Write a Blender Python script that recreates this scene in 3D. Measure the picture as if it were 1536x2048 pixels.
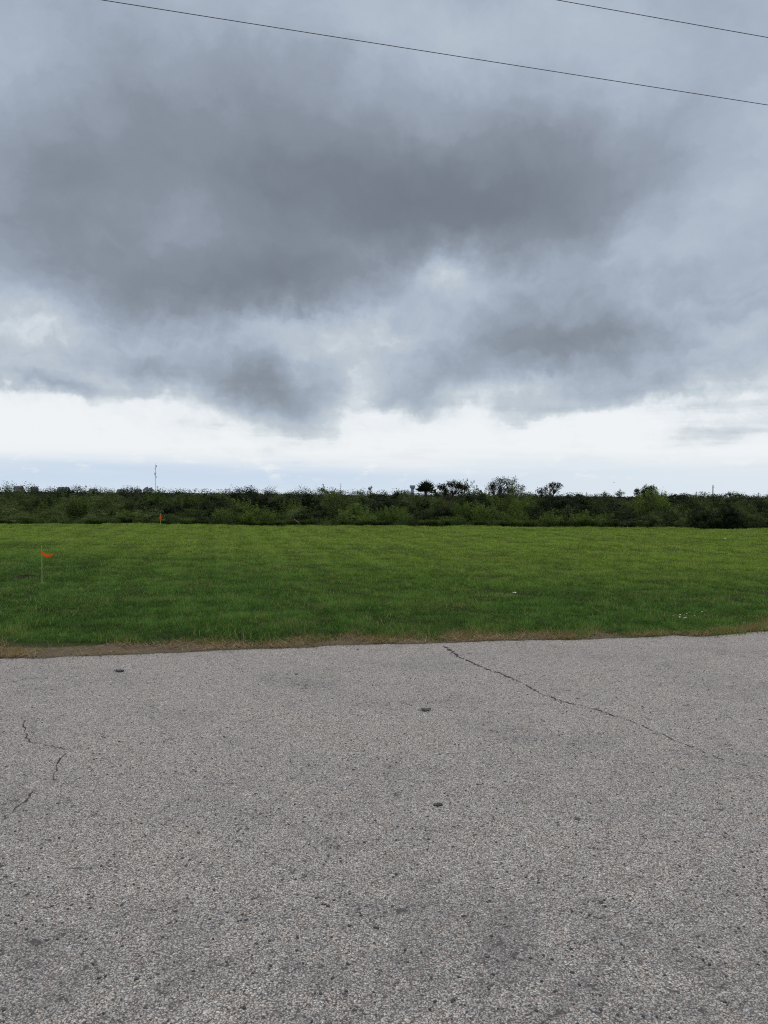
import bpy, math, random
import numpy as np
from mathutils import Matrix, Vector, Euler

R = math.radians
for o in list(bpy.data.objects):
    bpy.data.objects.remove(o, do_unlink=True)
scene = bpy.context.scene
col = scene.collection

# ------------------------------------------------------------------ camera
EYE = 1.70
FPX = 1538.0
PITCH, ROLL = 1.19, 0.37
cam_d = bpy.data.cameras.new('camera')
cam = bpy.data.objects.new('camera', cam_d)
col.objects.link(cam)
CROT = Matrix.Rotation(R(90 - PITCH), 4, 'X') @ Matrix.Rotation(R(ROLL), 4, 'Z')
cam.matrix_world = Matrix.Translation((0, 0, EYE)) @ CROT
cam_d.sensor_fit = 'VERTICAL'
cam_d.sensor_height = 24.0
cam_d.lens = 12.0 * FPX / 1024.0
cam_d.clip_start = 0.05
cam_d.clip_end = 20000
scene.camera = cam


def ray(px, py):
    return (CROT.to_3x3() @ Vector(((px - 768) / FPX, (1024 - py) / FPX, -1))).normalized()


def gnd(px, py, z=0.0):
    d = ray(px, py)
    t = (z - EYE) / d.z
    return Vector((d.x * t, d.y * t, z))


def at(px, py, Y):
    d = ray(px, py)
    t = Y / d.y
    return Vector((d.x * t, Y, EYE + d.z * t))


# ------------------------------------------------------------------ node helper
class NT:
    def __init__(s, tree):
        s.t = tree
        s.n = tree.nodes
        s.l = tree.links

    def new(s, typ, **kw):
        n = s.n.new(typ)
        for k, v in kw.items():
            setattr(n, k, v)
        return n

    def put(s, sock, v):
        if isinstance(v, V):
            s.l.new(v.o, sock)
        elif v is not None:
            try:
                sock.default_value = v
            except Exception:
                sock.default_value = (v, v, v) if len(sock.default_value) == 3 else (v, v, v, 1)

    def m(s, op, a, b=None, c=None, clamp=False):
        n = s.new('ShaderNodeMath', operation=op)
        n.use_clamp = clamp
        s.put(n.inputs[0], a)
        if b is not None:
            s.put(n.inputs[1], b)
        if c is not None:
            s.put(n.inputs[2], c)
        return V(s, n.outputs[0])

    def comb(s, x, y, z=0.0):
        n = s.new('ShaderNodeCombineXYZ')
        for i, v in enumerate((x, y, z)):
            s.put(n.inputs[i], v)
        return V(s, n.outputs[0])

    def sep(s, v):
        n = s.new('ShaderNodeSeparateXYZ')
        s.put(n.inputs[0], v)
        return [V(s, n.outputs[i]) for i in range(3)]

    def vm(s, op, a, b):
        n = s.new('ShaderNodeVectorMath', operation=op)
        s.put(n.inputs[0], a)
        if op == 'SCALE':
            s.put(n.inputs['Scale'], b)
        else:
            s.put(n.inputs[1], b)
        return V(s, n.outputs[0])

    def noise(s, vec, scale=1.0, detail=4, rough=0.5, dist=0.0, lac=2.0, color=False):
        n = s.new('ShaderNodeTexNoise')
        n.noise_dimensions = '3D'
        s.put(n.inputs['Vector'], vec)
        n.inputs['Scale'].default_value = scale
        n.inputs['Detail'].default_value = detail
        n.inputs['Roughness'].default_value = rough
        n.inputs['Lacunarity'].default_value = lac
        n.inputs['Distortion'].default_value = dist
        return V(s, n.outputs['Color' if color else 'Fac'])

    def voro(s, vec, scale, feature='F1', rnd=1.0):
        n = s.new('ShaderNodeTexVoronoi', feature=feature)
        s.put(n.inputs['Vector'], vec)
        n.inputs['Scale'].default_value = scale
        n.inputs['Randomness'].default_value = rnd
        return n

    def ramp(s, f, stops, interp='LINEAR'):
        n = s.new('ShaderNodeValToRGB')
        s.put(n.inputs[0], f)
        cr = n.color_ramp
        cr.interpolation = interp
        while len(cr.elements) < len(stops):
            cr.elements.new(0.5)
        for e, (p, c) in zip(cr.elements, stops):
            e.position = p
            e.color = (*c, 1) if not isinstance(c, (int, float)) else (c, c, c, 1)
        return V(s, n.outputs[0])

    def mix(s, f, a, b, blend='MIX'):
        n = s.new('ShaderNodeMix', data_type='RGBA', blend_type=blend)
        s.put(n.inputs[0], f)
        for sock, v in ((n.inputs[6], a), (n.inputs[7], b)):
            if isinstance(v, tuple) and len(v) == 3:
                v = (*v, 1)
            if isinstance(v, (int, float)):
                v = (v, v, v, 1)
            s.put(sock, v)
        return V(s, n.outputs[2])

    def sstep(s, x, a, b):
        n = s.new('ShaderNodeMapRange', interpolation_type='SMOOTHSTEP')
        s.put(n.inputs[0], x)
        n.inputs[1].default_value = a
        n.inputs[2].default_value = b
        return V(s, n.outputs[0])


class V:
    def __init__(s, nt, o):
        s.nt, s.o = nt, o

    def __add__(s, b): return s.nt.m('ADD', s, b)
    def __radd__(s, b): return s.nt.m('ADD', b, s)
    def __sub__(s, b): return s.nt.m('SUBTRACT', s, b)
    def __rsub__(s, b): return s.nt.m('SUBTRACT', b, s)
    def __mul__(s, b): return s.nt.m('MULTIPLY', s, b)
    def __rmul__(s, b): return s.nt.m('MULTIPLY', b, s)
    def __truediv__(s, b): return s.nt.m('DIVIDE', s, b)
    def __rtruediv__(s, b): return s.nt.m('DIVIDE', b, s)


# ------------------------------------------------------------------ world: overcast cloud deck over a Nishita sky
SUN_EL, SUN_AZ = 68.0, 12.0        # azimuth from +Y towards +X
world = bpy.data.worlds.new('World')
scene.world = world
world.use_nodes = True
w = NT(world.node_tree)
w.n.clear()
K = 0.075


def sky_uv(px, py):
    d = ray(px, py)
    q = 1 / (max(d.z, 0) + K)
    return d.x * q, d.y * q


tc = w.new('ShaderNodeTexCoord')
d0 = V(w, tc.outputs['Generated'])
_, _, dz0 = w.sep(d0)
# cloud matter is billowy, so its edges are torn in direction space, not only along the flat deck
big_w = w.noise(d0, 3.2, 1, 0.5, color=True)
fine_w = w.noise(d0, 12.0, 6, 0.60, color=True)
half = (0.5, 0.5, 0.5)
lift = w.sstep(dz0, 0.0, 0.16)
dw = w.vm('ADD', w.vm('SCALE', w.vm('SUBTRACT', big_w, half), lift * 0.07 + 0.015), w.vm('SCALE', w.vm('SUBTRACT', fine_w, half), lift * 0.085 + 0.012))
d = w.vm('ADD', d0, dw)
dx, dy, dz = w.sep(d)
zc = w.m('MAXIMUM', dz, 0.0)
q = 1.0 / (zc + K)
u, v = dx * q, dy * q
rr = w.m('SQRT', dx * dx + dy * dy) * q
# thickness of the deck: thin far away where it breaks up near the horizon, heavy overhead
SKYBASE = w.ramp(rr / 9.0, [(0.0, 0.50), (0.16, 0.47), (0.26, 0.44), (0.38, 0.38), (0.50, 0.25), (0.60, 0.12), (0.72, 0.05), (1.0, 0.02)])
T = w.m('ADD', SKYBASE, 0.0)
fb = w.noise(w.comb(u, v, 0.3), 0.8, 3, 0.5)
T = T + (fb - 0.5) * 0.22
fb2 = w.noise(w.comb(dx, dy, dz * 1.7), 7.0, 6, 0.57)
T = T + (fb2 - 0.5) * (w.sstep(dz0, 0.03, 0.2) * 0.16 + 0.24)
# named cloud masses: (centre px, half size px, amount)
BLOBS = [
    (740, 400, 340, 115, 0.43), (560, 560, 150, 70, 0.49), (1020, 400, 220, 90, 0.19), (100, 450, 210, 115, 0.20), (330, 580, 170, 60, 0.25), (330, 200, 220, 140, 0.13),
    (1130, 690, 190, 66, 0.36), (1280, 630, 170, 60, 0.01), (1030, 490, 150, 50, 0.13), (430, 745, 180, 48, 0.17), (580, 815, 95, 50, 0.34), (300, 745, 140, 35, 0.06),
    (830, 780, 70, 45, 0.32), (105, 788, 75, 30, 0.24), (1230, 795, 110, 40, 0.24), (740, 640, 110, 40, -0.16), (870, 545, 75, 36, -0.26), (705, 765, 60, 60, -0.14),
    (950, 90, 260, 120, -0.07), (1470, 350, 150, 240, -0.09), (1430, 770, 150, 50, 0.05), (1500, 860, 240, 60, 0.08), (50, 650, 110, 40, -0.22), (380, 470, 90, 45, -0.1),
    (330, 840, 200, 35, 0.07), (1000, 830, 130, 40, 0.11), (550, 690, 120, 30, -0.03), (1250, 330, 150, 90, 0.05), (700, 60, 220, 70, -0.07), (1250, 60, 250, 80, -0.06),
    (60, 100, 140, 90, -0.04), (200, 690, 120, 35, 0.0), (950, 740, 70, 40, 0.05), (600, 700, 90, 30, -0.0), (1330, 560, 130, 60, 0.04), (650, 480, 140, 50, -0.08),
    (180, 350, 150, 90, 0.12),
]
for cx, cy, rx, ry, amt in BLOBS:
    uc, vc = sky_uv(cx, cy)
    su = max(abs(sky_uv(cx + rx, cy)[0] - uc), 0.02)
    sv = max(abs(sky_uv(cx, cy + ry)[1] - sky_uv(cx, cy - ry)[1]) * 0.5, 0.02)
    e = w.m('POWER', (u - uc) * (1.0 / su), 2.0) + w.m('POWER', (v - vc) * (1.0 / sv), 2.0)
    T = T + w.m('EXPONENT', e * -0.75) * amt
dx0, dy0, _ = w.sep(d0)
bil = w.noise(w.comb(dx, dy, dz * 1.5), 17.0, 5, 0.55)
T = T + (bil - 0.5) * (1.0 - w.sstep(dz0, 0.16, 0.42)) * 0.30
streak = w.noise(w.comb(dx0 * 2.2, dy0 * 2.2, dz0 * 34.0), 1.0, 5, 0.6)
T = T + w.sstep(streak, 0.42, 0.78) * (1.0 - w.sstep(dz0, 0.10, 0.22)) * 0.12
T = T + (T - 0.33) * (1.0 - w.sstep(dz0, 0.12, 0.34)) * 0.22
T = w.m('MAXIMUM', T * 1.10 - 0.045, 0.0)
cloud = w.ramp(T * 0.8, [(0.0, (0.87, 0.895, 0.915)), (0.072, (0.81, 0.845, 0.875)), (0.136, (0.66, 0.71, 0.75)), (0.216, (0.505, 0.565, 0.62)), (0.32, (0.422, 0.482, 0.567)), (0.44, (0.324, 0.374, 0.45)), (0.6, (0.236, 0.268, 0.315)), (0.8, (0.172, 0.194, 0.228)), (1.0, (0.138, 0.156, 0.184))])
# the clear strip of far blue air below the deck
dx, dy, dz = w.sep(d0)
zc = w.m('MAXIMUM', dz, 0.0)
azb = w.noise(w.comb(dx * 3.0, dy * 3.0, zc * 40.0), 1.0, 5, 0.55)
puff = w.noise(w.comb(dx * 24.0, dy * 24.0, zc * 60.0), 1.0, 6, 0.6)
band = (1.0 - w.sstep(zc + (azb - 0.5) * 0.05, 0.022, 0.062)) * 0.92
haze_c = w.ramp(zc / 0.06, [(0.0, (0.66, 0.76, 0.86)), (0.25, (0.58, 0.70, 0.85)), (0.6, (0.55, 0.67, 0.83)), (1.0, (0.72, 0.79, 0.87))])
haze_c = w.mix(w.sstep(dx, -0.15, 0.42), haze_c, (0.70, 0.785, 0.865))
haze_c = w.mix(w.sstep(puff, 0.56, 0.70) * w.sstep(zc, 0.012, 0.030) * 0.75, haze_c, (0.83, 0.86, 0.885))
skycol = w.mix(band, cloud, haze_c)
nis = w.new('ShaderNodeTexSky')
nis.sky_type = 'NISHITA'
nis.sun_disc = False
nis.sun_elevation = R(SUN_EL)
nis.sun_rotation = R(SUN_AZ)
BGS = 0.1
skycol10 = w.vm('SCALE', skycol, 0.82 / BGS)
final = w.mix(0.06, skycol10, V(w, nis.outputs[0]))
bg = w.new('ShaderNodeBackground')
w.put(bg.inputs[0], final)
bg.inputs[1].default_value = BGS
world.cycles.sampling_method = 'MANUAL'
world.cycles.sample_map_resolution = 256
wo = w.new('ShaderNodeOutputWorld')
w.l.new(bg.outputs[0], wo.inputs[0])

sun_d = bpy.data.lights.new('sun', 'SUN')
sun_d.energy = 1.5
sun_d.angle = R(40)
sun_d.color = (1.0, 0.97, 0.92)
sun = bpy.data.objects.new('sun', sun_d)
col.objects.link(sun)
sd = Vector((math.sin(R(SUN_AZ)) * math.cos(R(SUN_EL)), math.cos(R(SUN_AZ)) * math.cos(R(SUN_EL)), math.sin(R(SUN_EL))))
sun.rotation_euler = sd.to_track_quat('Z', 'Y').to_euler()

vs = scene.view_settings
vs.view_transform = 'Standard'
vs.look = 'None'
vs.exposure = 0.3
vs.gamma = 1.0
vs.use_curve_mapping = False
scene.render.resolution_x = 768
scene.render.resolution_y = 1024
scene.render.engine = 'CYCLES'
scene.cycles.max_bounces = 5
scene.cycles.use_denoising = False
scene.cycles.filter_width = 1.15
scene.cycles.diffuse_bounces = 3
scene.cycles.glossy_bounces = 1
scene.cycles.transmission_bounces = 3


# ------------------------------------------------------------------ object helpers
def tag(o, label=None, cat=None, group=None, kind=None):
    if label: o['label'] = label
    if cat: o['category'] = cat
    if group: o['group'] = group
    if kind: o['kind'] = kind
    return o


def empty(name, loc=(0, 0, 0), rz=0.0):
    o = bpy.data.objects.new(name, None)
    o.empty_display_size = 0.1
    col.objects.link(o)
    o.location = loc
    o.rotation_euler.z = rz
    return o


def link(name, me, parent=None, loc=None):
    o = bpy.data.objects.new(name, me)
    col.objects.link(o)
    if parent: o.parent = parent
    if loc is not None: o.location = loc
    return o


def mesh_np(name, verts, faces, mat, attrs=None, smooth=False):
    """verts (N,3), faces (M,k) with fixed k"""
    verts = np.asarray(verts, dtype=np.float32)
    faces = np.asarray(faces, dtype=np.int32)
    me = bpy.data.meshes.new(name)
    k = faces.shape[1]
    me.vertices.add(len(verts))
    me.vertices.foreach_set('co', verts.ravel())
    me.loops.add(faces.size)
    me.loops.foreach_set('vertex_index', faces.ravel())
    me.polygons.add(len(faces))
    me.polygons.foreach_set('loop_start', np.arange(0, faces.size, k, dtype=np.int32))
    if smooth:
        me.polygons.foreach_set('use_smooth', np.ones(len(faces), dtype=bool))
    me.update(calc_edges=True)
    me.validate()
    for an, av in (attrs or {}).items():
        a = me.attributes.new(an, 'FLOAT', 'POINT')
        a.data.foreach_set('value', np.asarray(av, dtype=np.float32))
    me.materials.append(mat)
    return me


class MB:
    """collects quads and triangles, polygons of any size"""
    def __init__(s):
        s.v, s.f = [], []

    def add(s, vs_, fs):
        b = len(s.v)
        s.v += [tuple(x) for x in vs_]
        s.f += [tuple(i + b for i in f) for f in fs]

    def box(s, c, d, rz=0.0):
        c = Vector(c)
        m = Matrix.Rotation(rz, 3, 'Z')
        pts = [c + m @ Vector((sx * d[0] / 2, sy * d[1] / 2, sz * d[2] / 2)) for sz in (-1, 1) for sx, sy in ((-1, -1), (1, -1), (1, 1), (-1, 1))]
        s.add(pts, [(3, 2, 1, 0), (4, 5, 6, 7), (0, 1, 5, 4), (1, 2, 6, 5), (2, 3, 7, 6), (3, 0, 4, 7)])

    def tube(s, pts, rad, n=6):
        pts = [Vector(p) for p in pts]
        if not isinstance(rad, (list, tuple)):
            rad = [rad] * len(pts)
        rings = []
        for i, p in enumerate(pts):
            t = (pts[min(i + 1, len(pts) - 1)] - pts[max(i - 1, 0)]).normalized()
            a = t.orthogonal().normalized() if abs(t.z) > 0.9 else Vector((0, 0, 1)).cross(t).normalized()
            b = t.cross(a)
            rings.append([p + (a * math.cos(2 * math.pi * k / n) + b * math.sin(2 * math.pi * k / n)) * rad[i] for k in range(n)])
        vs_ = [q_ for r_ in rings for q_ in r_]
        fs = []
        for i in range(len(pts) - 1):
            for k in range(n):
                k2 = (k + 1) % n
                fs.append((i * n + k, i * n + k2, (i + 1) * n + k2, (i + 1) * n + k))
        fs.append(tuple(range(n - 1, -1, -1)))
        fs.append(tuple((len(pts) - 1) * n + k for k in range(n)))
        s.add(vs_, fs)

    def lathe(s, prof, n=20, c=(0, 0, 0)):
        vs_, fs = [], []
        for r_, z in prof:
            for k in range(n):
                a = 2 * math.pi * k / n
                vs_.append((c[0] + r_ * math.cos(a), c[1] + r_ * math.sin(a), c[2] + z))
        for i in range(len(prof) - 1):
            for k in range(n):
                k2 = (k + 1) % n
                fs.append((i * n + k, i * n + k2, (i + 1) * n + k2, (i + 1) * n + k))
        s.add(vs_, fs)

    def mesh(s, name, mat, smooth=False):
        me = bpy.data.meshes.new(name)
        me.from_pydata(s.v, [], s.f)
        me.update()
        if smooth:
            me.polygons.foreach_set('use_smooth', np.ones(len(me.polygons), dtype=bool))
        me.materials.append(mat)
        return me

    def build(s, name, mat, parent=None, loc=None, smooth=False):
        return link(name, s.mesh(name, mat, smooth), parent, loc)


def vnoise(x, y, seed=0):
    xi = np.floor(x).astype(np.int64)
    yi = np.floor(y).astype(np.int64)
    fx, fy = x - xi, y - yi
    fx = fx * fx * (3 - 2 * fx)
    fy = fy * fy * (3 - 2 * fy)

    def h(a, b):
        n = (a * 374761393 + b * 668265263 + seed * 1442695041) & 0xFFFFFFFF
        n = ((n ^ (n >> 13)) * 1274126177) & 0xFFFFFFFF
        return ((n ^ (n >> 16)) & 0xFFFF) / 65535.0
    return (h(xi, yi) * (1 - fx) + h(xi + 1, yi) * fx) * (1 - fy) + (h(xi, yi + 1) * (1 - fx) + h(xi + 1, yi + 1) * fx) * fy


def fbm(x, y, oct=4, seed=0):
    s_, a_, t_ = 0, 1.0, 0
    for i in range(oct):
        s_ = s_ + a_ * vnoise(x * 2 ** i, y * 2 ** i, seed + i)
        t_ += a_
        a_ *= 0.5
    return s_ / t_


# ------------------------------------------------------------------ materials
def mat_new(name):
    m = bpy.data.materials.new(name)
    m.use_nodes = True
    t = NT(m.node_tree)
    t.n.clear()
    out = t.new('ShaderNodeOutputMaterial')
    return m, t, out


def plain(name, c, rough=0.7, metal=0.0, var=0.15, scale=8.0, bump=0.0, spec=0.3):
    m, t, out = mat_new(name)
    b = t.new('ShaderNodeBsdfPrincipled')
    geo = t.new('ShaderNodeTexCoord')
    n = t.noise(V(t, geo.outputs['Object']), scale, 5, 0.6)
    cc = t.mix(n, tuple(x * (1 - var) for x in c), tuple(min(1, x * (1 + var)) for x in c))
    t.put(b.inputs['Base Color'], cc)
    b.inputs['Roughness'].default_value = rough
    b.inputs['Metallic'].default_value = metal
    b.inputs['Specular IOR Level'].default_value = spec
    if bump:
        bp = t.new('ShaderNodeBump')
        bp.inputs['Strength'].default_value = bump
        t.put(bp.inputs['Height'], n)
        t.l.new(bp.outputs[0], b.inputs['Normal'])
    t.l.new(b.outputs[0], out.inputs[0])
    return m


def leaf_mat(name, dark, mid, light, trans=0.3, objvar=0.6, dead=None, deadamt=0.0, spec=0.06):
    """foliage: colour from per-leaf tint, per-plant random, slow noise over the place"""
    m, t, out = mat_new(name)
    at_ = t.new('ShaderNodeAttribute', attribute_name='tint')
    tint = V(t, at_.outputs['Fac'])
    oi = t.new('ShaderNodeObjectInfo')
    rnd = V(t, oi.outputs['Random'])
    geo = t.new('ShaderNodeNewGeometry')
    pos = V(t, geo.outputs['Position'])
    n = t.noise(pos, 0.9, 3, 0.6)
    f = tint * 0.7 + n * 0.5 + (rnd - 0.5) * objvar - 0.1
    c = t.ramp(f, [(0.12, dark), (0.5, mid), (0.9, light)])
    if dead:
        c = t.mix(t.sstep(tint, 1.0 - deadamt, 1.0 - deadamt * 0.6), c, dead)
    b = t.new('ShaderNodeBsdfPrincipled')
    t.put(b.inputs['Base Color'], c)
    b.inputs['Roughness'].default_value = 0.7
    b.inputs['Specular IOR Level'].default_value = spec
    tr = t.new('ShaderNodeBsdfTranslucent')
    t.put(tr.inputs[0], t.mix(1.0, c, (1.1, 1.15, 0.55), 'MULTIPLY'))
    mx = t.new('ShaderNodeMixShader')
    mx.inputs[0].default_value = trans
    t.l.new(b.outputs[0], mx.inputs[1])
    t.l.new(tr.outputs[0], mx.inputs[2])
    t.l.new(mx.outputs[0], out.inputs[0])
    return m


def asphalt_mat():
    m, t, out = mat_new('chip_seal')
    geo = t.new('ShaderNodeNewGeometry')
    pos = V(t, geo.outputs['Position'])
    wob = t.noise(pos, 60.0, 2, 0.5, color=True)
    posw = t.vm('ADD', pos, t.vm('SCALE', wob, 0.006))
    vo = t.voro(posw, 118.0)
    vo2 = t.voro(posw, 165.0)
    big = t.noise(pos, 0.45, 5, 0.6)
    mid = t.noise(pos, 5.0, 5, 0.65)
    sel = t.sstep(t.noise(pos, 30.0, 2, 0.5), 0.47, 0.55)
    c1 = t.sep(V(t, vo.outputs['Color']))
    c2 = t.sep(V(t, vo2.outputs['Color']))
    d1, d2 = V(t, vo.outputs['Distance']), V(t, vo2.outputs['Distance'])
    stops = [(0.0, (0.06, 0.046, 0.042)), (0.14, (0.20, 0.166, 0.148)), (0.4, (0.35, 0.322, 0.292)), (0.75, (0.45, 0.42, 0.386)), (0.93, (0.52, 0.495, 0.46)), (1.0, (0.66, 0.64, 0.60))]
    s1 = t.ramp(c1[0], stops)
    s2 = t.ramp(c2[1], stops)
    stone = t.mix(sel, s1, s2)
    warm = t.mix(c1[1], (1.05, 0.97, 0.92), (0.94, 0.985, 1.02))
    stone = t.mix(1.0, stone, warm, 'MULTIPLY')
    g1 = t.sstep(d1, 0.50, 0.70)
    g2 = t.sstep(d2, 0.50, 0.72)
    gap = g1 * (1.0 - sel) + g2 * sel
    sx, sy, _z = t.sep(pos)
    stain = t.sstep(t.noise(t.comb(sx * 0.75, sy * 1.0 + sx * 0.2, 0.0), 1.0, 6, 0.66), 0.46, 0.76)
    # places where chips are lost and the dark binder shows
    lost = t.sstep(t.noise(pos, 21.0, 4, 0.72) + (mid - 0.5) * 0.55 + (stain - 0.3) * 0.06, 0.635, 0.675)
    worn = t.sstep(big + (mid - 0.5) * 0.5, 0.50, 0.75)
    gapw = t.m('MAXIMUM', gap * 0.62, lost * 0.92)
    c = t.mix(gapw, stone, (0.042, 0.038, 0.037))
    tone = t.mix(big, (0.97, 0.97, 0.975), (1.31, 1.295, 1.27))
    c = t.mix(1.0, c, tone, 'MULTIPLY')
    c = t.mix(worn * 0.30, c, (0.12, 0.113, 0.117))
    lane = t.m('EXPONENT', t.m('POWER', (sy - sx * 0.09 - 2.75) * 1.5, 2.0) * -1.0) * 0.34 + t.m('EXPONENT', t.m('POWER', (sy - sx * 0.09 - 4.5) * 1.8, 2.0) * -1.0) * 0.14
    c = t.mix(lane * t.sstep(mid + (big - 0.5) * 0.8, 0.30, 0.62), c, (0.100, 0.099, 0.106))
    c = t.mix(stain * 0.32, c, (0.105, 0.102, 0.116))
    b = t.new('ShaderNodeBsdfPrincipled')
    t.put(b.inputs['Base Color'], c)
    b.inputs['Roughness'].default_value = 0.82
    b.inputs['Specular IOR Level'].default_value = 0.3
    bp = t.new('ShaderNodeBump')
    bp.inputs['Strength'].default_value = 0.9
    bp.inputs['Distance'].default_value = 0.006
    h = (1.0 - gapw) + c1[2] * 0.5
    t.put(bp.inputs['Height'], h)
    t.l.new(bp.outputs[0], b.inputs['Normal'])
    t.l.new(b.outputs[0], out.inputs[0])
    return m


def lawn_mat():
    m, t, out = mat_new('lawn_soil')
    geo = t.new('ShaderNodeNewGeometry')
    pos = V(t, geo.outputs['Position'])
    at_ = t.new('ShaderNodeAttribute', attribute_name='verge')
    vg = V(t, at_.outputs['Fac'])
    n = t.noise(pos, 12.0, 6, 0.7)
    n2 = t.noise(pos, 80.0, 4, 0.7)
    thatch = t.mix(n2, (0.012, 0.020, 0.006), (0.060, 0.078, 0.022))
    soil = t.mix(n, (0.07, 0.053, 0.036), (0.27, 0.215, 0.145))
    soil = t.mix(n2 * 0.6, soil, (0.10, 0.07, 0.045))
    c = t.mix(t.sstep(vg + (n - 0.5) * 0.5, 0.35, 0.65), thatch, soil)
    b = t.new('ShaderNodeBsdfPrincipled')
    t.put(b.inputs['Base Color'], c)
    b.inputs['Roughness'].default_value = 0.95
    b.inputs['Specular IOR Level'].default_value = 0.1
    bp = t.new('ShaderNodeBump')
    bp.inputs['Strength'].default_value = 0.8
    bp.inputs['Distance'].default_value = 0.02
    t.put(bp.inputs['Height'], n2)
    t.l.new(bp.outputs[0], b.inputs['Normal'])
    t.l.new(b.outputs[0], out.inputs[0])
    return m


def grass_mat():
    """mown turf: cloud shade painted dark by the road, brighter light painted in farther out, dry patches"""
    m, t, out = mat_new('turf_blades')
    at_ = t.new('ShaderNodeAttribute', attribute_name='tint')
    tint = V(t, at_.outputs['Fac'])
    a2_ = t.new('ShaderNodeAttribute', attribute_name='dry')
    dry = V(t, a2_.outputs['Fac'])
    a3_ = t.new('ShaderNodeAttribute', attribute_name='pale')
    pale = V(t, a3_.outputs['Fac'])
    geo = t.new('ShaderNodeNewGeometry')
    pos = V(t, geo.outputs['Position'])
    n = t.noise(pos, 1.6, 5, 0.65)
    f = tint * 0.65 + n * 0.7 - 0.18
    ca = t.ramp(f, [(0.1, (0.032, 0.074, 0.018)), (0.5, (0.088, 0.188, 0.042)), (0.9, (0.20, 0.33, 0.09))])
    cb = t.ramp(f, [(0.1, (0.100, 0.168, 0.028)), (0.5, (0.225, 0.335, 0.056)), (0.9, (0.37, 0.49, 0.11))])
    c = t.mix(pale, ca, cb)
    cd = t.mix(tint, (0.20, 0.145, 0.07), (0.46, 0.36, 0.20))
    c = t.mix(dry, c, cd)
    b = t.new('ShaderNodeBsdfPrincipled')
    t.put(b.inputs['Base Color'], c)
    b.inputs['Roughness'].default_value = 0.6
    b.inputs['Specular IOR Level'].default_value = 0.2
    tr = t.new('ShaderNodeBsdfTranslucent')
    t.put(tr.inputs[0], t.mix(1.0, c, (1.1, 1.15, 0.55), 'MULTIPLY'))
    mx = t.new('ShaderNodeMixShader')
    mx.inputs[0].default_value = 0.35
    t.l.new(b.outputs[0], mx.inputs[1])
    t.l.new(tr.outputs[0], mx.inputs[2])
    t.l.new(mx.outputs[0], out.inputs[0])
    return m


M = {}
M['asphalt'] = asphalt_mat()
M['lawn'] = lawn_mat()
M['turf'] = grass_mat()
M['ground'] = plain('scrub_soil', (0.030, 0.036, 0.018), 1.0, var=0.4, scale=0.3, spec=0.0)
M['crack'] = plain('crack_dirt', (0.050, 0.043, 0.036), 0.95, var=0.5, scale=40, bump=0.4)
M['chip_light'] = plain('pale_chip', (0.50, 0.48, 0.45), 0.8, var=0.3, scale=60)
M['chip_dark'] = plain('dark_chip', (0.060, 0.055, 0.055), 0.6, var=0.4, scale=60)
M['tar'] = plain('tar', (0.016, 0.016, 0.019), 0.45, var=0.3, scale=60, bump=0.5)
M['mud'] = plain('dry_mud', (0.10, 0.088, 0.062), 0.9, var=0.35, scale=60, bump=0.5)
M['deadleaf'] = plain('dead_leaf', (0.085, 0.066, 0.048), 0.8, var=0.4, scale=50)
M['soil'] = plain('shadow_dark_soil', (0.034, 0.029, 0.018), 1.0, var=0.5, scale=20, bump=0.6, spec=0.03)  # soil colour darkened to hold the shadow on that spot
M['stake'] = plain('bamboo', (0.62, 0.52, 0.27), 0.6, var=0.2, scale=20)
M['orange'] = leaf_mat('orange_tape', (1.0, 0.27, 0.03), (1.0, 0.30, 0.033), (1.0, 0.33, 0.036), 0.62, 0.0, spec=0.2)
M['cable'] = plain('cable', (0.075, 0.08, 0.095), 0.5)
M['wood'] = plain('pole_wood', (0.10, 0.095, 0.09), 0.8, var=0.25, scale=2)
M['steel'] = plain('galvanised', (0.46, 0.50, 0.56), 0.5, var=0.1)
M['tower'] = plain('tank_hazed', (0.30, 0.38, 0.48), 0.5, var=0.05, scale=0.2)  # blue of distance haze mixed into the tank colour
M['bark'] = plain('bark', (0.085, 0.070, 0.055), 0.9, var=0.4, scale=12, bump=0.4)
M['palebark'] = plain('pale_bark', (0.19, 0.165, 0.135), 0.9, var=0.4, scale=12)
M['roof'] = plain('shingle', (0.085, 0.085, 0.095), 0.8, var=0.2, scale=1)
M['wall'] = plain('stucco', (0.50, 0.50, 0.49), 0.8, var=0.06, scale=1)
M['glass'] = plain('window_glass', (0.03, 0.035, 0.045), 0.15)
M['white'] = plain('white_petal', (0.80, 0.80, 0.76), 0.6, var=0.08)
M['bird'] = plain('feather', (0.035, 0.033, 0.035), 0.7)
M['straw'] = leaf_mat('straw', (0.15, 0.100, 0.052), (0.33, 0.240, 0.130), (0.52, 0.41, 0.25), 0.2, 0.0)
M['darkleaf'] = leaf_mat('dark_shrub_leaf', (0.007, 0.012, 0.005), (0.019, 0.030, 0.010), (0.042, 0.062, 0.020), 0.12)
M['olive'] = leaf_mat('olive_shrub_leaf', (0.026, 0.038, 0.013), (0.070, 0.096, 0.031), (0.13, 0.168, 0.056), 0.22)
M['fresh'] = leaf_mat('fresh_shrub_leaf', (0.046, 0.074, 0.020), (0.105, 0.155, 0.038), (0.18, 0.245, 0.062), 0.28)
M['weed'] = leaf_mat('weed_leaf', (0.030, 0.050, 0.016), (0.066, 0.100, 0.030), (0.125, 0.170, 0.055), 0.3)
M['palm'] = leaf_mat('palm_leaf', (0.012, 0.022, 0.010), (0.024, 0.040, 0.016), (0.045, 0.070, 0.026), 0.1)
M['far'] = leaf_mat('far_leaf', (0.014, 0.020, 0.010), (0.034, 0.046, 0.020), (0.066, 0.084, 0.034), 0.15)

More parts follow.
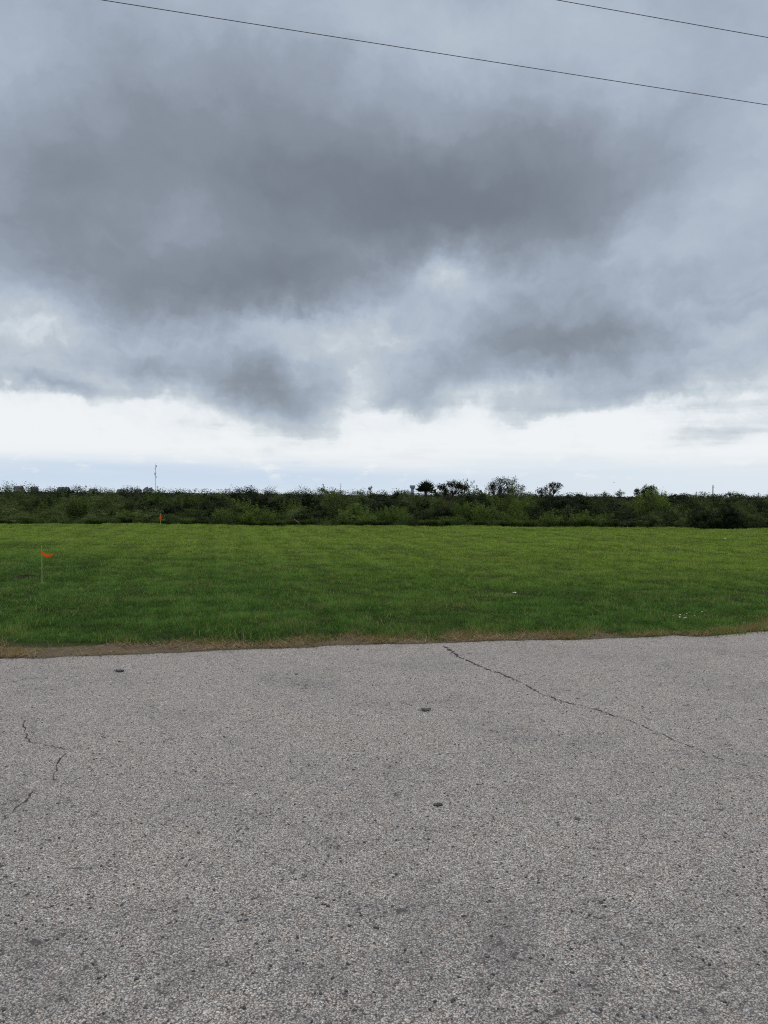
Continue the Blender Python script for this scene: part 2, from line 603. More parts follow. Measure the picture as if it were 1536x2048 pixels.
# ------------------------------------------------------------------ ground, road, lawn
rng = np.random.default_rng(7)
mb = MB()
mb.add([(-7000, -300, -0.2), (7000, -300, -0.2), (7000, 9000, -0.2), (-7000, 9000, -0.2)], [(0, 1, 2, 3)])
tag(mb.build('ground', M['ground']), 'flat scrubland soil reaching to the horizon', 'ground', kind='structure')

edge_px = [(0, 1316), (50, 1314), (62, 1317), (90, 1316), (130, 1312), (200, 1310), (300, 1306), (400, 1303), (440, 1300), (500, 1297), (560, 1296), (632, 1294), (642, 1291),
           (720, 1289), (790, 1287), (850, 1286), (1000, 1281), (1100, 1279), (1200, 1277), (1260, 1275), (1350, 1270), (1400, 1273), (1450, 1269), (1500, 1263), (1536, 1261)]
verge_px = [(0, 1301), (60, 1297), (150, 1289), (300, 1285), (430, 1284), (500, 1284), (620, 1276), (700, 1273), (900, 1266), (1000, 1266), (1100, 1264), (1200, 1263), (1300, 1265), (1430, 1262), (1536, 1259)]
E = np.array([gnd(*p)[:2] for p in edge_px])
G = np.array([gnd(*p)[:2] for p in verge_px])
G[:, 1] -= 0.22
slope = (E[-1, 1] - E[0, 1]) / (E[-1, 0] - E[0, 0])


def edge_y(x):
    x = np.asarray(x, dtype=float)
    y = np.interp(x, E[:, 0], E[:, 1])
    y = np.where(x < E[0, 0], E[0, 1] + (x - E[0, 0]) * slope, y)
    y = np.where(x > E[-1, 0], E[-1, 1] + (x - E[-1, 0]) * slope, y)
    return y + (fbm(x * 5 + 31, x * 0 + 3, 4, 5) - 0.5) * 0.09


def verge_y(x):
    x = np.asarray(x, dtype=float)
    y = np.interp(x, G[:, 0], G[:, 1])
    e = edge_y(x)
    out = (x < G[0, 0]) | (x > G[-1, 0])
    y = np.where(out, e + 0.45, y)
    return np.maximum(y + (fbm(x * 3 + 11, x * 0 + 8, 4, 9) - 0.5) * 0.55, e + 0.07)


def lawn_z(x, y):
    x = np.asarray(x, dtype=float); y = np.asarray(y, dtype=float)
    dd = y - edge_y(x)
    k = np.clip((dd + 0.05) / 0.9, 0, 1)
    rise = -0.012 + 0.045 * k * k * (3 - 2 * k)
    far = np.clip((y - 12) / 18, 0, 1)
    und = (fbm(x * 0.22 + 5, y * 0.35 + 2, 3, 21) - 0.5) * (0.03 + 0.16 * far) * np.clip(dd / 2, 0, 1)
    und = und + (fbm(x * 1.3, y * 1.3, 3, 27) - 0.5) * 0.03 * np.clip(dd / 1.0, 0, 1)
    # old wheel ruts running away to the left
    s1 = (x - 0.2) + (y - 14.0) * 0.75
    for off, amp in ((0.0, 0.030), (1.5, 0.022), (4.4, 0.02), (6.0, 0.02)):
        und = und - amp * np.exp(-((s1 - off + 0.3 * np.sin(y * 0.5)) / 0.16) ** 2) * np.clip((y - 9.5) / 2, 0, 1) * np.clip((26 - y) / 6, 0, 1)
    return rise + und


# road slab with its ragged far edge
xs = np.concatenate([np.linspace(-60, -8, 80), np.linspace(-8, 8, 420)[1:-1], np.linspace(8, 60, 80)])
ye = edge_y(xs)
rows = [np.full_like(xs, -9.0), np.full_like(xs, 1.0), ye - 1.0, ye - 0.06, ye]
zz = [0, 0, 0, 0, -0.006]
vv = [(x, y, z) for r_, z in zip(rows, zz) for x, y in zip(xs, r_)] + [(x, y + 0.012, -0.16) for x, y in zip(xs, ye)]
n_ = len(xs)
ff = [(i * n_ + k, i * n_ + k + 1, (i + 1) * n_ + k + 1, (i + 1) * n_ + k) for i in range(5) for k in range(n_ - 1)]
road = link('road', mesh_np('road', vv, ff, M['asphalt']))
tag(road, 'worn grey chip seal road in the foreground', 'road', kind='structure')

# lawn sheet
ny = 110
t_ = np.linspace(0, 1, ny)
lx = np.concatenate([np.linspace(-70, -22, 40), np.linspace(-22, 22, 240)[1:-1], np.linspace(22, 70, 40)])
y0 = edge_y(lx) - 0.35
Yg = y0[None, :] + (t_[:, None] ** 1.7) * (60 - y0[None, :])
Xg = np.repeat(lx[None, :], ny, 0)
Zg = lawn_z(Xg, Yg)
Zg = np.where(Yg < edge_y(Xg) - 0.02, -0.05, Zg)
verge = np.clip(1 - (Yg - verge_y(Xg)) / 0.30, 0, 1)
nx = len(lx)
idx = np.arange(ny * nx).reshape(ny, nx)
fc = np.stack([idx[:-1, :-1], idx[:-1, 1:], idx[1:, 1:], idx[1:, :-1]], -1).reshape(-1, 4)
lawn = link('lawn', mesh_np('lawn', np.stack([Xg, Yg, Zg], -1).reshape(-1, 3), fc, M['lawn'], {'verge': verge.ravel()}, True))
tag(lawn, 'mown lawn between the road and the brush', 'lawn', kind='structure')


# ------------------------------------------------------------------ turf blades
def blades(x, y, z, h, wd, lean, rngb, az=None, droop=0.0):
    n = len(x)
    a = rngb.uniform(0, 2 * np.pi, n) if az is None else az
    b = rngb.uniform(0, 2 * np.pi, n)
    base = np.stack([x, y, z], -1)
    wv = np.stack([np.cos(b), np.sin(b), np.zeros(n)], -1) * (wd[:, None] * 0.5)
    tip = base + np.stack([np.cos(a) * lean * h, np.sin(a) * lean * h, h * np.sqrt(np.clip(1 - lean ** 2, 0.02, 1))], -1)
    v_ = np.empty((n, 3, 3))
    v_[:, 0] = base - wv
    v_[:, 1] = base + wv
    v_[:, 2] = tip
    f_ = np.arange(n * 3).reshape(n, 3)
    return v_.reshape(-1, 3), f_


BRUSH_Y = 42.2
zones = [(8.6, 12, 4600), (12, 16, 2900), (16, 22, 1500), (22, 30, 800), (30, 42.8, 480)]
VB, FB, TB, DB, PB = [], [], [], [], []
nb = 0
for ya, yb, den in zones:
    hw = 0.52 * yb + 1.2
    n = int(den * (yb - ya) * 2 * hw)
    x = rng.uniform(-hw, hw, n)
    y = rng.uniform(ya, yb, n)
    dv = y - verge_y(x)
    keep = dv > rng.uniform(-0.22, 0.14, n) * (0.4 + 1.2 * fbm(x * 4, y * 4, 3, 47))
    # grass thinned over the shadow-dark mound by the flag
    mx_, my_ = gnd(52, 1155)[:2]
    bare = ((x - mx_) / 0.30) ** 2 + ((y - my_) / 0.35) ** 2 + (fbm(x * 6, y * 6, 3, 3) - 0.5) * 1.2
    keep &= ~((bare < 1) & (rng.random(n) < 0.82))
    x, y, dv = x[keep], y[keep], dv[keep]
    n = len(x)
    cl = fbm(x * 2.4, y * 2.4, 4, 41)
    cl2 = fbm(x * 9, y * 9, 2, 43)
    sc = 1.0 + np.clip((y - 12) / 30, 0, 1)
    h = (0.020 + 0.16 * cl ** 3 + 0.05 * (cl2 - 0.25)) * rng.uniform(0.55, 1.35, n) * (1 + 0.1 * sc)
    edgeboost = np.exp(-(dv / 0.25) ** 2)
    h = h * (1 + 0.7 * edgeboost)
    h = np.clip(h * 0.78, 0.014, 0.12)
    wd = (0.0085 + 0.0009 * np.clip(y - 9, 0, 34)) * rng.uniform(0.6, 1.5, n)
    lean = np.clip(rng.normal(0.45, 0.25, n), 0.02, 0.95)
    v_, f_ = blades(x, y, lawn_z(x, y) - 0.004, h, wd, lean, rng)
    VB.append(v_); FB.append(f_ + nb); nb += n * 3
    # mowing passes run across the view, ruts show as slightly different growth
    stripe = 0.5 + 0.5 * np.sin((y - 0.10 * x) * 2 * np.pi / 1.15 + 2 * fbm(x * 0.3, y * 0.3, 2, 61))
    tint = np.clip(rng.normal(0.5, 0.27, n) + (cl - 0.5) * 0.8 + (cl2 - 0.5) * 0.8 + (stripe - 0.5) * 0.10 + (np.sin((x + 0.22 * y) * 2 * np.pi / 1.25) > 0) * 0.17 * np.clip((y - 11) / 6, 0, 1) + (fbm(x * 0.45, y * 1.0, 4, 77) - 0.5) * 0.55, 0, 1)
    pl = np.clip((y - 10.5 + (fbm(x * 0.25, y * 0.4, 3, 71) - 0.5) * 9 + x * 0.35) / 17.0, 0, 1)  # tone by distance: near cloud shade and far brightness put into blade colour
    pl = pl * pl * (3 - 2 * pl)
    dp = fbm(x * 0.9 + 3, y * 1.4, 4, 81)
    dry = (rng.random(n) < (0.07 + 0.30 * np.clip((dp - 0.56) / 0.22, 0, 1) + 0.5 * np.clip(1 - dv / 0.22, 0, 1))).astype(float) * rng.uniform(0.4, 1.0, n)
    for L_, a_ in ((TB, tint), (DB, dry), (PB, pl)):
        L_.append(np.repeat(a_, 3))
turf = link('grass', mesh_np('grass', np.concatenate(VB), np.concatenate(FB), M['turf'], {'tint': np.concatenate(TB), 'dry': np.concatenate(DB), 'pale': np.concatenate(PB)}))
tag(turf, 'short mown green grass covering the lawn', 'grass', kind='stuff')
print('turf tris', nb // 3)

# straw-coloured dead grass along the road edge
n = 30000
x = rng.uniform(-8, 8, n)
ed, vg = edge_y(x), verge_y(x)
tt = rng.beta(1.3, 1.2, n)
y = ed - 0.02 + tt * (vg - ed + 0.14)
az = rng.choice([0, np.pi], n) + rng.normal(0, 0.75, n)
clump = fbm(x * 3.3, y * 3.0, 3, 91)
up = rng.random(n) < (0.10 + 0.5 * np.clip((clump - 0.55) / 0.15, 0, 1)) * np.clip(tt * 1.6, 0, 1)
lean = np.where(up, rng.uniform(0.2, 0.8, n), rng.uniform(0.88, 0.995, n))
h = rng.uniform(0.05, 0.15, n) * np.where(up, 0.8, 1.0)
keep = rng.random(n) < np.clip(0.30 + 2.6 * (clump - 0.42), 0.04, 1)
x, y, az, lean, h, tt = x[keep], y[keep], az[keep], lean[keep], h[keep], tt[keep]
n = len(x)
v_, f_ = blades(x, y, np.maximum(lawn_z(x, y), 0.0) + rng.uniform(0, 0.018, n), h, rng.uniform(0.004, 0.009, n), lean, rng, az)
dg = link('dead_grass', mesh_np('dead_grass', v_, f_, M['straw'], {'tint': np.repeat(np.clip(rng.normal(0.5, 0.22, n), 0, 1), 3)}))
tag(dg, 'strip of dry straw-coloured grass along the road edge', 'dead grass', kind='stuff')

# ------------------------------------------------------------------ road details: cracks, chips, lumps
def crack(pts, w0, w1, seed):
    rc = np.random.default_rng(seed)
    P = [gnd(*p, z=0.004) for p in pts]
    dense = []
    for a, b in zip(P[:-1], P[1:]):
        L = (b - a).length
        k = max(2, int(L / 0.03))
        for i in range(k):
            p = a.lerp(b, i / k)
            dense.append(p + Vector((rc.normal(0, 0.009), rc.normal(0, 0.016), 0)))
    dense.append(P[-1])
    m_ = MB()
    N = len(dense)
    vs_, fs = [], []
    for i, p in enumerate(dense):
        tn = (dense[min(i + 1, N - 1)] - dense[max(i - 1, 0)]).normalized()
        nn = Vector((-tn.y, tn.x, 0))
        ww = (w0 + (w1 - w0) * i / N) * max(0.08, rc.normal(0.72, 0.5)) * (0.25 + 0.75 * min(1, min(i, N - i) / 6))
        vs_ += [p + nn * ww * 0.5, p - nn * ww * 0.5]
        if i:
            fs.append((2 * i - 2, 2 * i - 1, 2 * i + 1, 2 * i))
    m_.add(vs_, fs)
    return m_.build('crack', M['crack'], road)


crack([(886, 1291), (905, 1303), (915, 1312), (945, 1325), (972, 1337), (1000, 1346), (1045, 1366)], 0.036, 0.016, 1)
crack([(1045, 1366), (1080, 1386), (1130, 1404), (1200, 1420), (1215, 1427), (1265, 1442), (1310, 1462)], 0.013, 0.010, 2)
crack([(1310, 1462), (1365, 1487), (1420, 1508), (1490, 1530)], 0.009, 0.006, 3)
crack([(44, 1430), (50, 1452), (53, 1475), (65, 1483), (85, 1488), (130, 1499)], 0.007, 0.010, 4)
crack([(130, 1499), (122, 1515), (115, 1530), (112, 1545), (108, 1560)], 0.011, 0.007, 5)
crack([(130, 1499), (150, 1496), (172, 1485)], 0.009, 0.006, 6)
crack([(72, 1572), (50, 1605), (25, 1625), (5, 1640)], 0.011, 0.007, 7)


def lump(name, px, py, wpx, hz, mat, label, cat, ratio=0.55, seed=0, tilt=0.0, group=None):
    rc = random.Random(seed)
    c = gnd(px, py, 0.0)
    dist = (c - Vector((0, 0, EYE))).length
    r_ = 0.42 * wpx / FPX * dist
    hz *= 0.7
    m_ = MB()
    n = 12
    rad = [rc.uniform(0.5, 1.2) for _ in range(n)]
    vs_ = [(0, 0, hz)]
    fs = []
    for j, (k, z) in enumerate(((0.45, 0.9), (0.8, 0.6), (1.0, 0.0))):
        for i in range(n):
            a = 2 * math.pi * i / n
            jj = rc.uniform(0.9, 1.1)
            vs_.append((math.cos(a) * r_ * k * rad[i] * jj, math.sin(a) * r_ * k * rad[i] * jj * ratio * 2, z * hz * rc.uniform(0.6, 1.2) - (0.003 if z == 0 else 0)))
    for i in range(n):
        i2 = (i + 1) % n
        fs.append((0, 1 + i, 1 + i2))
        for j in range(2):
            fs.append((1 + j * n + i, 1 + (j + 1) * n + i, 1 + (j + 1) * n + i2, 1 + j * n + i2))
    m_.add(vs_, fs)
    o = m_.build(name, mat, None, c)
    o.rotation_euler.z = tilt
    return tag(o, label, cat, group)


def leaf_litter(name, px, py, wpx, mat, label, seed):
    """a curled dead leaf lying on the road: a cupped ragged blade with a stalk"""
    rc = random.Random(seed)
    c = gnd(px, py, 0.0)
    L = wpx / FPX * (c - Vector((0, 0, EYE))).length
    root = empty(name, c, rc.uniform(-0.3, 0.3))
    m_ = MB()
    n = 9
    vs_, fs = [], []
    for i in range(n):
        s_ = i / (n - 1)
        hw = math.sin(math.pi * min(1, s_ * 0.95 + 0.03)) ** 0.7 * L * 0.42 * rc.uniform(0.8, 1.15)
        x_ = (s_ - 0.5) * L
        z_ = 0.007 + 0.005 * abs(s_ - 0.5) * 2
        vs_ += [(x_, -hw, z_ + 0.006 * rc.random()), (x_, 0, z_ - 0.004), (x_, hw, z_ + 0.010 * rc.random())]
        if i:
            b = 3 * i
            fs += [(b - 3, b, b + 1, b - 2), (b - 2, b + 1, b + 2, b - 1)]
    m_.add(vs_, fs)
    m_.build('leaf_blade', mat, root)
    m_ = MB()
    m_.tube([(-0.5 * L, 0, 0.011), (-0.62 * L, 0.01, 0.008), (-0.75 * L, 0.0, 0.004)], 0.0022, 5)
    m_.build('stalk', mat, root)
    return tag(root, label, 'leaf')


leaf_litter('dry_leaf', 240, 1343, 17, M['tar'], 'blackened curled leaf on the road near the left verge', 3)
leaf_litter('dry_leaf', 852, 1421, 20, M['mud'], 'brown dry leaf on the road below the start of the long crack', 5)
lump('tar_lump', 875, 1610, 24, 0.014, M['tar'], 'black tar lump in the middle of the road', 'tar lump', 0.5, 6)
lump('mud_clod', 1155, 1638, 22, 0.008, M['mud'], 'flat brown mud clod on the road right of the black tar lump', 'mud clod', 0.6, 7)
lump('dark_stone', 593, 1349, 9, 0.014, M['mud'], 'small dark stone on the road near the verge, left of the crack', 'stone', 0.6, 8)
lump('dark_stone', 716, 1299, 9, 0.012, M['mud'], 'small dark stone at the very edge of the road beside the dry grass', 'stone', 0.6, 9)
lump('dark_stone', 752, 1856, 14, 0.008, M['chip_dark'], 'flat black stone low in the foreground of the road', 'stone', 0.4, 10)
lump('dark_stone', 1203, 1805, 12, 0.008, M['chip_dark'], 'black stone in the right foreground of the road', 'stone', 0.6, 11)
lump('dark_stone', 656, 1812, 12, 0.008, M['chip_dark'], 'black stone in the foreground, just left of the road middle', 'stone', 0.5, 12)
lump('dark_stone', 904, 2003, 12, 0.007, M['chip_dark'], 'black stone at the bottom of the picture on the road', 'stone', 0.6, 13)
lump('pale_stone', 1259, 1852, 13, 0.008, M['chip_light'], 'whitish stone set in the right foreground of the road', 'stone', 0.6, 14)
lump('pale_stone', 397, 1803, 13, 0.007, M['chip_light'], 'pale stone set in the left foreground of the road', 'stone', 0.5, 15)


def scatter_chips(name, n, mat, seed, label, rmin, rmax):
    rc = np.random.default_rng(seed)
    y = 2.0 + 5.8 * rc.random(n) ** 1.25
    x = rc.uniform(-1, 1, n) * (0.55 * y + 0.6)
    k = 7
    r_ = rc.uniform(rmin, rmax, n)
    ang = np.linspace(0, 2 * np.pi, k, endpoint=False)[None, :] + rc.uniform(0, 6.28, n)[:, None]
    rad = r_[:, None] * rc.uniform(0.65, 1.15, (n, k))
    rot = rc.uniform(0, np.pi, n)[:, None]
    ex = np.cos(ang) * rad
    ey = np.sin(ang) * rad * rc.uniform(0.5, 0.95, n)[:, None]
    px_ = ex * np.cos(rot) - ey * np.sin(rot)
    py_ = ex * np.sin(rot) + ey * np.cos(rot)
    hz = r_ * rc.uniform(0.35, 0.7, n)
    ring0 = np.stack([x[:, None] + px_, y[:, None] + py_, np.full((n, k), -0.002)], -1)
    ring1 = np.stack([x[:, None] + px_ * 0.75, y[:, None] + py_ * 0.75, hz[:, None] * rc.uniform(0.7, 1.1, (n, k))], -1)
    top = np.stack([x, y, hz * 1.05], -1)[:, None, :]
    v_ = np.concatenate([ring0, ring1, top], 1).reshape(-1, 3)
    st = 2 * k + 1
    f_ = []
    for i in range(k):
        i2 = (i + 1) % k
        f_ += [(i, i2, k + i2), (i, k + i2, k + i), (k + i, k + i2, 2 * k)]
    f_ = (np.array(f_)[None] + (np.arange(n) * st)[:, None, None]).reshape(-1, 3)
    o = link(name, mesh_np(name, v_, f_, mat))
    return tag(o, label, 'gravel', kind='stuff')


scatter_chips('pale_gravel', 5200, M['chip_light'], 3, 'pale stone chips bedded in the road surface', 0.003, 0.0065)
scatter_chips('dark_gravel', 2800, M['chip_dark'], 4, 'dark stone chips bedded in the road surface', 0.003, 0.0095)

rc_ = np.random.default_rng(77)
n = 2600
gx = rc_.uniform(-8, 8, n)
gy = edge_y(gx) + rc_.normal(0.0, 0.07, n)
gr = rc_.uniform(0.004, 0.013, n)
k = 6
ang = np.linspace(0, 2 * np.pi, k, endpoint=False)[None, :] + rc_.uniform(0, 6.28, n)[:, None]
rad = gr[:, None] * rc_.uniform(0.6, 1.2, (n, k))
ring = np.stack([gx[:, None] + np.cos(ang) * rad, gy[:, None] + np.sin(ang) * rad, np.full((n, k), -0.004)], -1)
topv = np.stack([gx, gy, gr * rc_.uniform(0.4, 0.9, n)], -1)[:, None, :]
f_ = np.array([(i, (i + 1) % k, k) for i in range(k)])
f_ = (f_[None] + (np.arange(n) * (k + 1))[:, None, None]).reshape(-1, 3)
tag(link('edge_grit', mesh_np('edge_grit', np.concatenate([ring, topv], 1).reshape(-1, 3), f_, M['mud'])), 'loose brown grit along the crumbling road edge', 'grit', kind='stuff')
n = 9000
wy = 8.8 + 12 * rc_.random(n) ** 1.4
wx = rc_.uniform(-1, 1, n) * (0.53 * wy + 0.6)
ok = (fbm(wx * 1.1, wy * 1.1, 4, 131) > 0.56) & (wy > verge_y(wx) + 0.05)
wx, wy = wx[ok], wy[ok]
n = len(wx)
v_, f_ = blades(wx, wy, lawn_z(wx, wy), rc_.uniform(0.05, 0.13, n), rc_.uniform(0.008, 0.020, n), np.clip(rc_.normal(0.5, 0.25, n), 0.05, 0.95), rc_)
tw = np.clip(rc_.normal(0.62, 0.25, n), 0, 1)
tag(link('lawn_weeds', mesh_np('lawn_weeds', v_, f_, M['turf'], {'tint': np.repeat(tw, 3), 'dry': np.repeat((rc_.random(n) < 0.25) * 0.8, 3), 'pale': np.repeat(rc_.random(n) * 0.7, 3)})),
    'coarser weeds and stalks scattered through the mown lawn', 'weeds', kind='stuff')

# ------------------------------------------------------------------ vegetation generators
def leaf_quads(c, size, rc, updir=0.3, aspect=0.5, face=None):
    n = len(c)
    nrm = rc.normal(0, 1, (n, 3))
    nrm[:, 2] = np.abs(nrm[:, 2]) + updir
    if face is not None:
        nrm = nrm * 0.55 + face * 1.5
    nrm /= np.linalg.norm(nrm, axis=1)[:, None]
    a = rc.normal(0, 1, (n, 3))
    a -= (a * nrm).sum(1)[:, None] * nrm
    a /= np.linalg.norm(a, axis=1)[:, None]
    b = np.cross(nrm, a)
    L = (size * rc.uniform(0.6, 1.4, n))[:, None] * 0.5
    v_ = np.stack([c - a * L, c - b * L * aspect, c + a * L, c + b * L * aspect], 1)
    return v_.reshape(-1, 3)


def foliage(name, c, size, tint, mat, rc, aspect=0.5, updir=0.3, face=None):
    v_ = leaf_quads(c, size, rc, updir, aspect, face)
    f_ = np.arange(len(v_)).reshape(-1, 4)
    return mesh_np(name, v_, f_, mat, {'tint': np.repeat(np.clip(tint, 0, 1), 4)})


def dome_points(rc, W, H, nclump, per, clr, low=0.05):
    """clumps through the volume of an uneven dome"""
    d_ = rc.normal(0, 1, (nclump, 3))
    d_[:, 2] = np.abs(d_[:, 2])
    d_ /= np.linalg.norm(d_, axis=1)[:, None]
    r_ = rc.random(nclump) ** 0.4
    lump_ = 0.72 + 0.5 * vnoise(d_[:, 0] * 2.5 + 9, d_[:, 1] * 2.5 + d_[:, 2] * 2 + 4, int(rc.integers(999)))
    cc = d_ * (r_ * lump_)[:, None] * np.array([W / 2, W / 2, H * 0.92])
    cc[:, 2] = np.maximum(cc[:, 2], H * low + 0.02)
    cl = np.repeat(np.arange(nclump), per)
    sp = clr * rc.uniform(0.6, 1.3, nclump)
    pts = cc[cl] + np.clip(rc.normal(0, 1, (len(cl), 3)), -1.4, 1.4) * sp[cl][:, None] * np.array([1, 1, 0.75])
    tint = np.repeat(rc.normal(0.5, 0.16, nclump), per) + rc.normal(0, 0.14, len(cl))
    ok = pts[:, 2] > 0.01
    global FACE
    out = (pts - cc[cl]) / (sp[cl][:, None] * 1.2) * 0.8 + d_[cl] * 0.8
    FACE = (out / (np.linalg.norm(out, axis=1)[:, None] + 1e-6))[ok]
    return pts[ok], tint[ok], cc


def branches_to(cc, rc, base_r, k=10, spread=0.012):
    m_ = MB()
    pick = cc[rc.permutation(len(cc))[:k]]
    for p in pick:
        b = Vector((rc.normal(0, spread), rc.normal(0, spread), -0.05))
        e = Vector(p)
        mid = b.lerp(e, 0.5) + Vector((rc.normal(0, 0.06), rc.normal(0, 0.06), 0.12))
        m_.tube([b, mid, e], [base_r, base_r * 0.7, base_r * 0.25], 4)
    return m_


def shoots_points(rc, W, H, nstem, per, top=0.25):
    """upright feathery shoots"""
    st = []
    P_, T_ = [], []
    for i in range(nstem):
        a = rc.uniform(0, 6.28)
        r_ = W * 0.32 * math.sqrt(rc.random())
        b = np.array([math.cos(a) * r_, math.sin(a) * r_, 0.0])
        h = H * rc.uniform(0.6, 1.05) * (1 - 0.35 * (r_ / (W * 0.32)) ** 2)
        lean = rc.normal(0, 0.10, 2) + np.array([math.cos(a), math.sin(a)]) * 0.28 * r_ / (W * 0.32)
        e = b + np.array([lean[0] * h, lean[1] * h, h])
        st.append((b, e))
        s_ = top + (1 - top) * rc.random(per) ** 0.8
        spread = 0.10 * H * (1.15 - s_)
        P_.append(b + (e - b) * s_[:, None] + rc.normal(0, 1, (per, 3)) * spread[:, None] * np.array([1, 1, 0.6]))
        T_.append(rc.normal(0.5, 0.15) + rc.normal(0, 0.13, per))
    P_ = np.concatenate(P_)
    T_ = np.concatenate(T_)
    ok = P_[:, 2] > 0.01
    return P_[ok], T_[ok], st


def stems_mesh(st, rc, r_, name, mat, k=999):
    m_ = MB()
    for b, e in st[:k]:
        b, e = Vector(b), Vector(e)
        m_.tube([Vector((b.x * 0.1, b.y * 0.1, -0.04)), b.lerp(e, 0.5) + Vector((rc.normal(0, 0.015), rc.normal(0, 0.015), 0)), e], [r_, r_ * 0.7, r_ * 0.3], 4)
    return m_.mesh(name, mat)


def grassclump(rc, W, H, n, mat, name):
    """arching blades of uncut grass, each three joints long"""
    V_, F_, T_ = [], [], []
    for i in range(n):
        a, r_ = rc.uniform(0, 6.28), W * 0.28 * math.sqrt(rc.random())
        b = np.array([math.cos(a) * r_, math.sin(a) * r_, -0.02])
        a2 = rc.uniform(0, 6.28) if rc.random() < 0.4 else a + rc.normal(0, 0.6)
        h = H * rc.uniform(0.5, 1.1)
        out = h * rc.uniform(0.1, 0.75)
        dr = np.array([math.cos(a2), math.sin(a2), 0])
        wv = np.array([-dr[1], dr[0], 0]) * rc.uniform(0.006, 0.014)
        k = len(V_)
        for s_, wd in ((0, 1.0), (0.5, 0.85), (0.85, 0.5)):
            c = b + dr * out * s_ ** 2 + np.array([0, 0, h * (s_ - 0.28 * s_ ** 3)])
            V_ += [c - wv * wd, c + wv * wd]
        V_.append(b + dr * out * 1.15 + np.array([0, 0, h * 0.74]))
        F_ += [(k, k + 1, k + 3, k + 2), (k + 2, k + 3, k + 5, k + 4), (k + 4, k + 5, k + 6, k + 6)]
        T_ += [rc.normal(0.5, 0.18)] * 7
    me = bpy.data.meshes.new(name)
    me.from_pydata([tuple(p) for p in V_], [], [tuple(dict.fromkeys(f)) for f in F_])
    a_ = me.attributes.new('tint', 'FLOAT', 'POINT')
    a_.data.foreach_set('value', np.clip(np.array(T_, dtype=np.float32), 0, 1))
    me.materials.append(mat)
    return me


rv = np.random.default_rng(11)
PROTO = {}
KIND = {
    'dark': ('dense_shrub', 'shrub', 'dense dark green shrub', 'dense dark shrubs of the brush'),
    'olive': ('olive_shrub', 'shrub', 'loose olive green shrub', 'olive shrubs of the brush'),
    'fresh': ('leafy_shrub', 'shrub', 'fresh green feathery shrub', 'fresh green shrubs of the brush'),
    'weed': ('tall_weed', 'weed', 'knee-high leafy weed', 'weeds at the foot of the brush'),
    'clump': ('grass_clump', 'grass clump', 'uncut arching grass clump', 'uncut grass clumps along the brush'),
}
for i in range(6):
    p, t, cc = dome_points(rv, 2.3, 1.5, 70, 105, 0.15)
    PROTO.setdefault('dark', []).append((foliage('foliage', p, np.full(len(p), 0.088), t, M['darkleaf'], rv, face=FACE), branches_to(cc, rv, 0.02).mesh('branches', M['bark'])))
for i in range(6):
    p, t, cc = dome_points(rv, 2.2, 1.35, 70, 78, 0.15)
    fc_ = FACE
    p2, t2, st = shoots_points(rv, 2.0, 1.34, 18, 30, 0.45)
    pp, tt = np.concatenate([p, p2]), np.concatenate([t, t2 + 0.06])
    fc_ = np.concatenate([fc_, rv.normal(0, 0.5, (len(p2), 3)) + np.array([0, 0, 0.5])])
    PROTO.setdefault('olive', []).append((foliage('foliage', pp, np.full(len(pp), 0.070), tt, M['olive'], rv, 0.45, face=fc_), branches_to(cc, rv, 0.016, 14).mesh('branches', M['palebark'])))
for i in range(6):
    p, t, st = shoots_points(rv, 1.7, 1.5, 50, 90, 0.12)
    PROTO.setdefault('fresh', []).append((foliage('foliage', p, np.full(len(p), 0.085), t, M['fresh'], rv, 0.36, 0.5), stems_mesh(st, rv, 0.009, 'branches', M['bark'], 22)))
for i in range(5):
    p, t, st = shoots_points(rv, 0.8, 0.62, 26, 34, 0.05)
    PROTO.setdefault('weed', []).append((foliage('foliage', p, np.full(len(p), 0.055), t, M['weed'], rv, 0.38, 0.1), stems_mesh(st, rv, 0.005, 'stems', M['palebark'], 10)))
for i in range(4):
    PROTO.setdefault('clump', []).append((grassclump(rv, 0.9, 0.62, 420, M['weed'], 'blades'), None))


ZONES = [(-0.40, 'at the far left end'), (-0.31, 'left of the far marker flag'), (-0.24, 'behind the far marker flag'), (-0.12, 'near the large twiggy domed shrub'), (0.0, 'left of the palm'),
         (0.10, 'below the palm and round tree'), (0.19, 'below the wide sparse tree'), (0.28, 'around the tall dense dark bush'), (0.38, 'below the small dark skyline tree'), (9.0, 'at the right end')]


def put(kind, x, y, sw, sh, parts=False, label=None, group=True):
    nm, cat, lab, grp = KIND[kind]
    zone = next(t for lim, t in ZONES if x / y < lim)
    rank = 'at the lawn edge' if y < 43.9 else 'behind the front rank' if y < 47.2 else 'in the middle of the brush' if y < 57 else 'at the back of the brush'
    lab = lab if kind == 'clump' and False else '%s %s, %s' % (lab, rank, zone)
    me, br = PROTO[kind][int(rv.integers(len(PROTO[kind])))]
    z = float(lawn_z(x, y)) - 0.01 if y < 58 else -0.05
    if parts and br is not None:
        o = empty(nm, (x, y, z), rv.uniform(0, 6.28))
        link('foliage', me, o)
        link(br.name.split('.')[0], br, o)
    else:
        o = link(nm, me)
        o.location = (x, y, z)
        o.rotation_euler.z = rv.uniform(0, 6.28)
    o.scale = (sw, sw, sh)
    tag(o, label or lab, cat, grp if group else None)
    return o


def left_low(x, y):
    r_ = x / y
    return np.clip((-0.18 - r_) / 0.14, 0, 1)


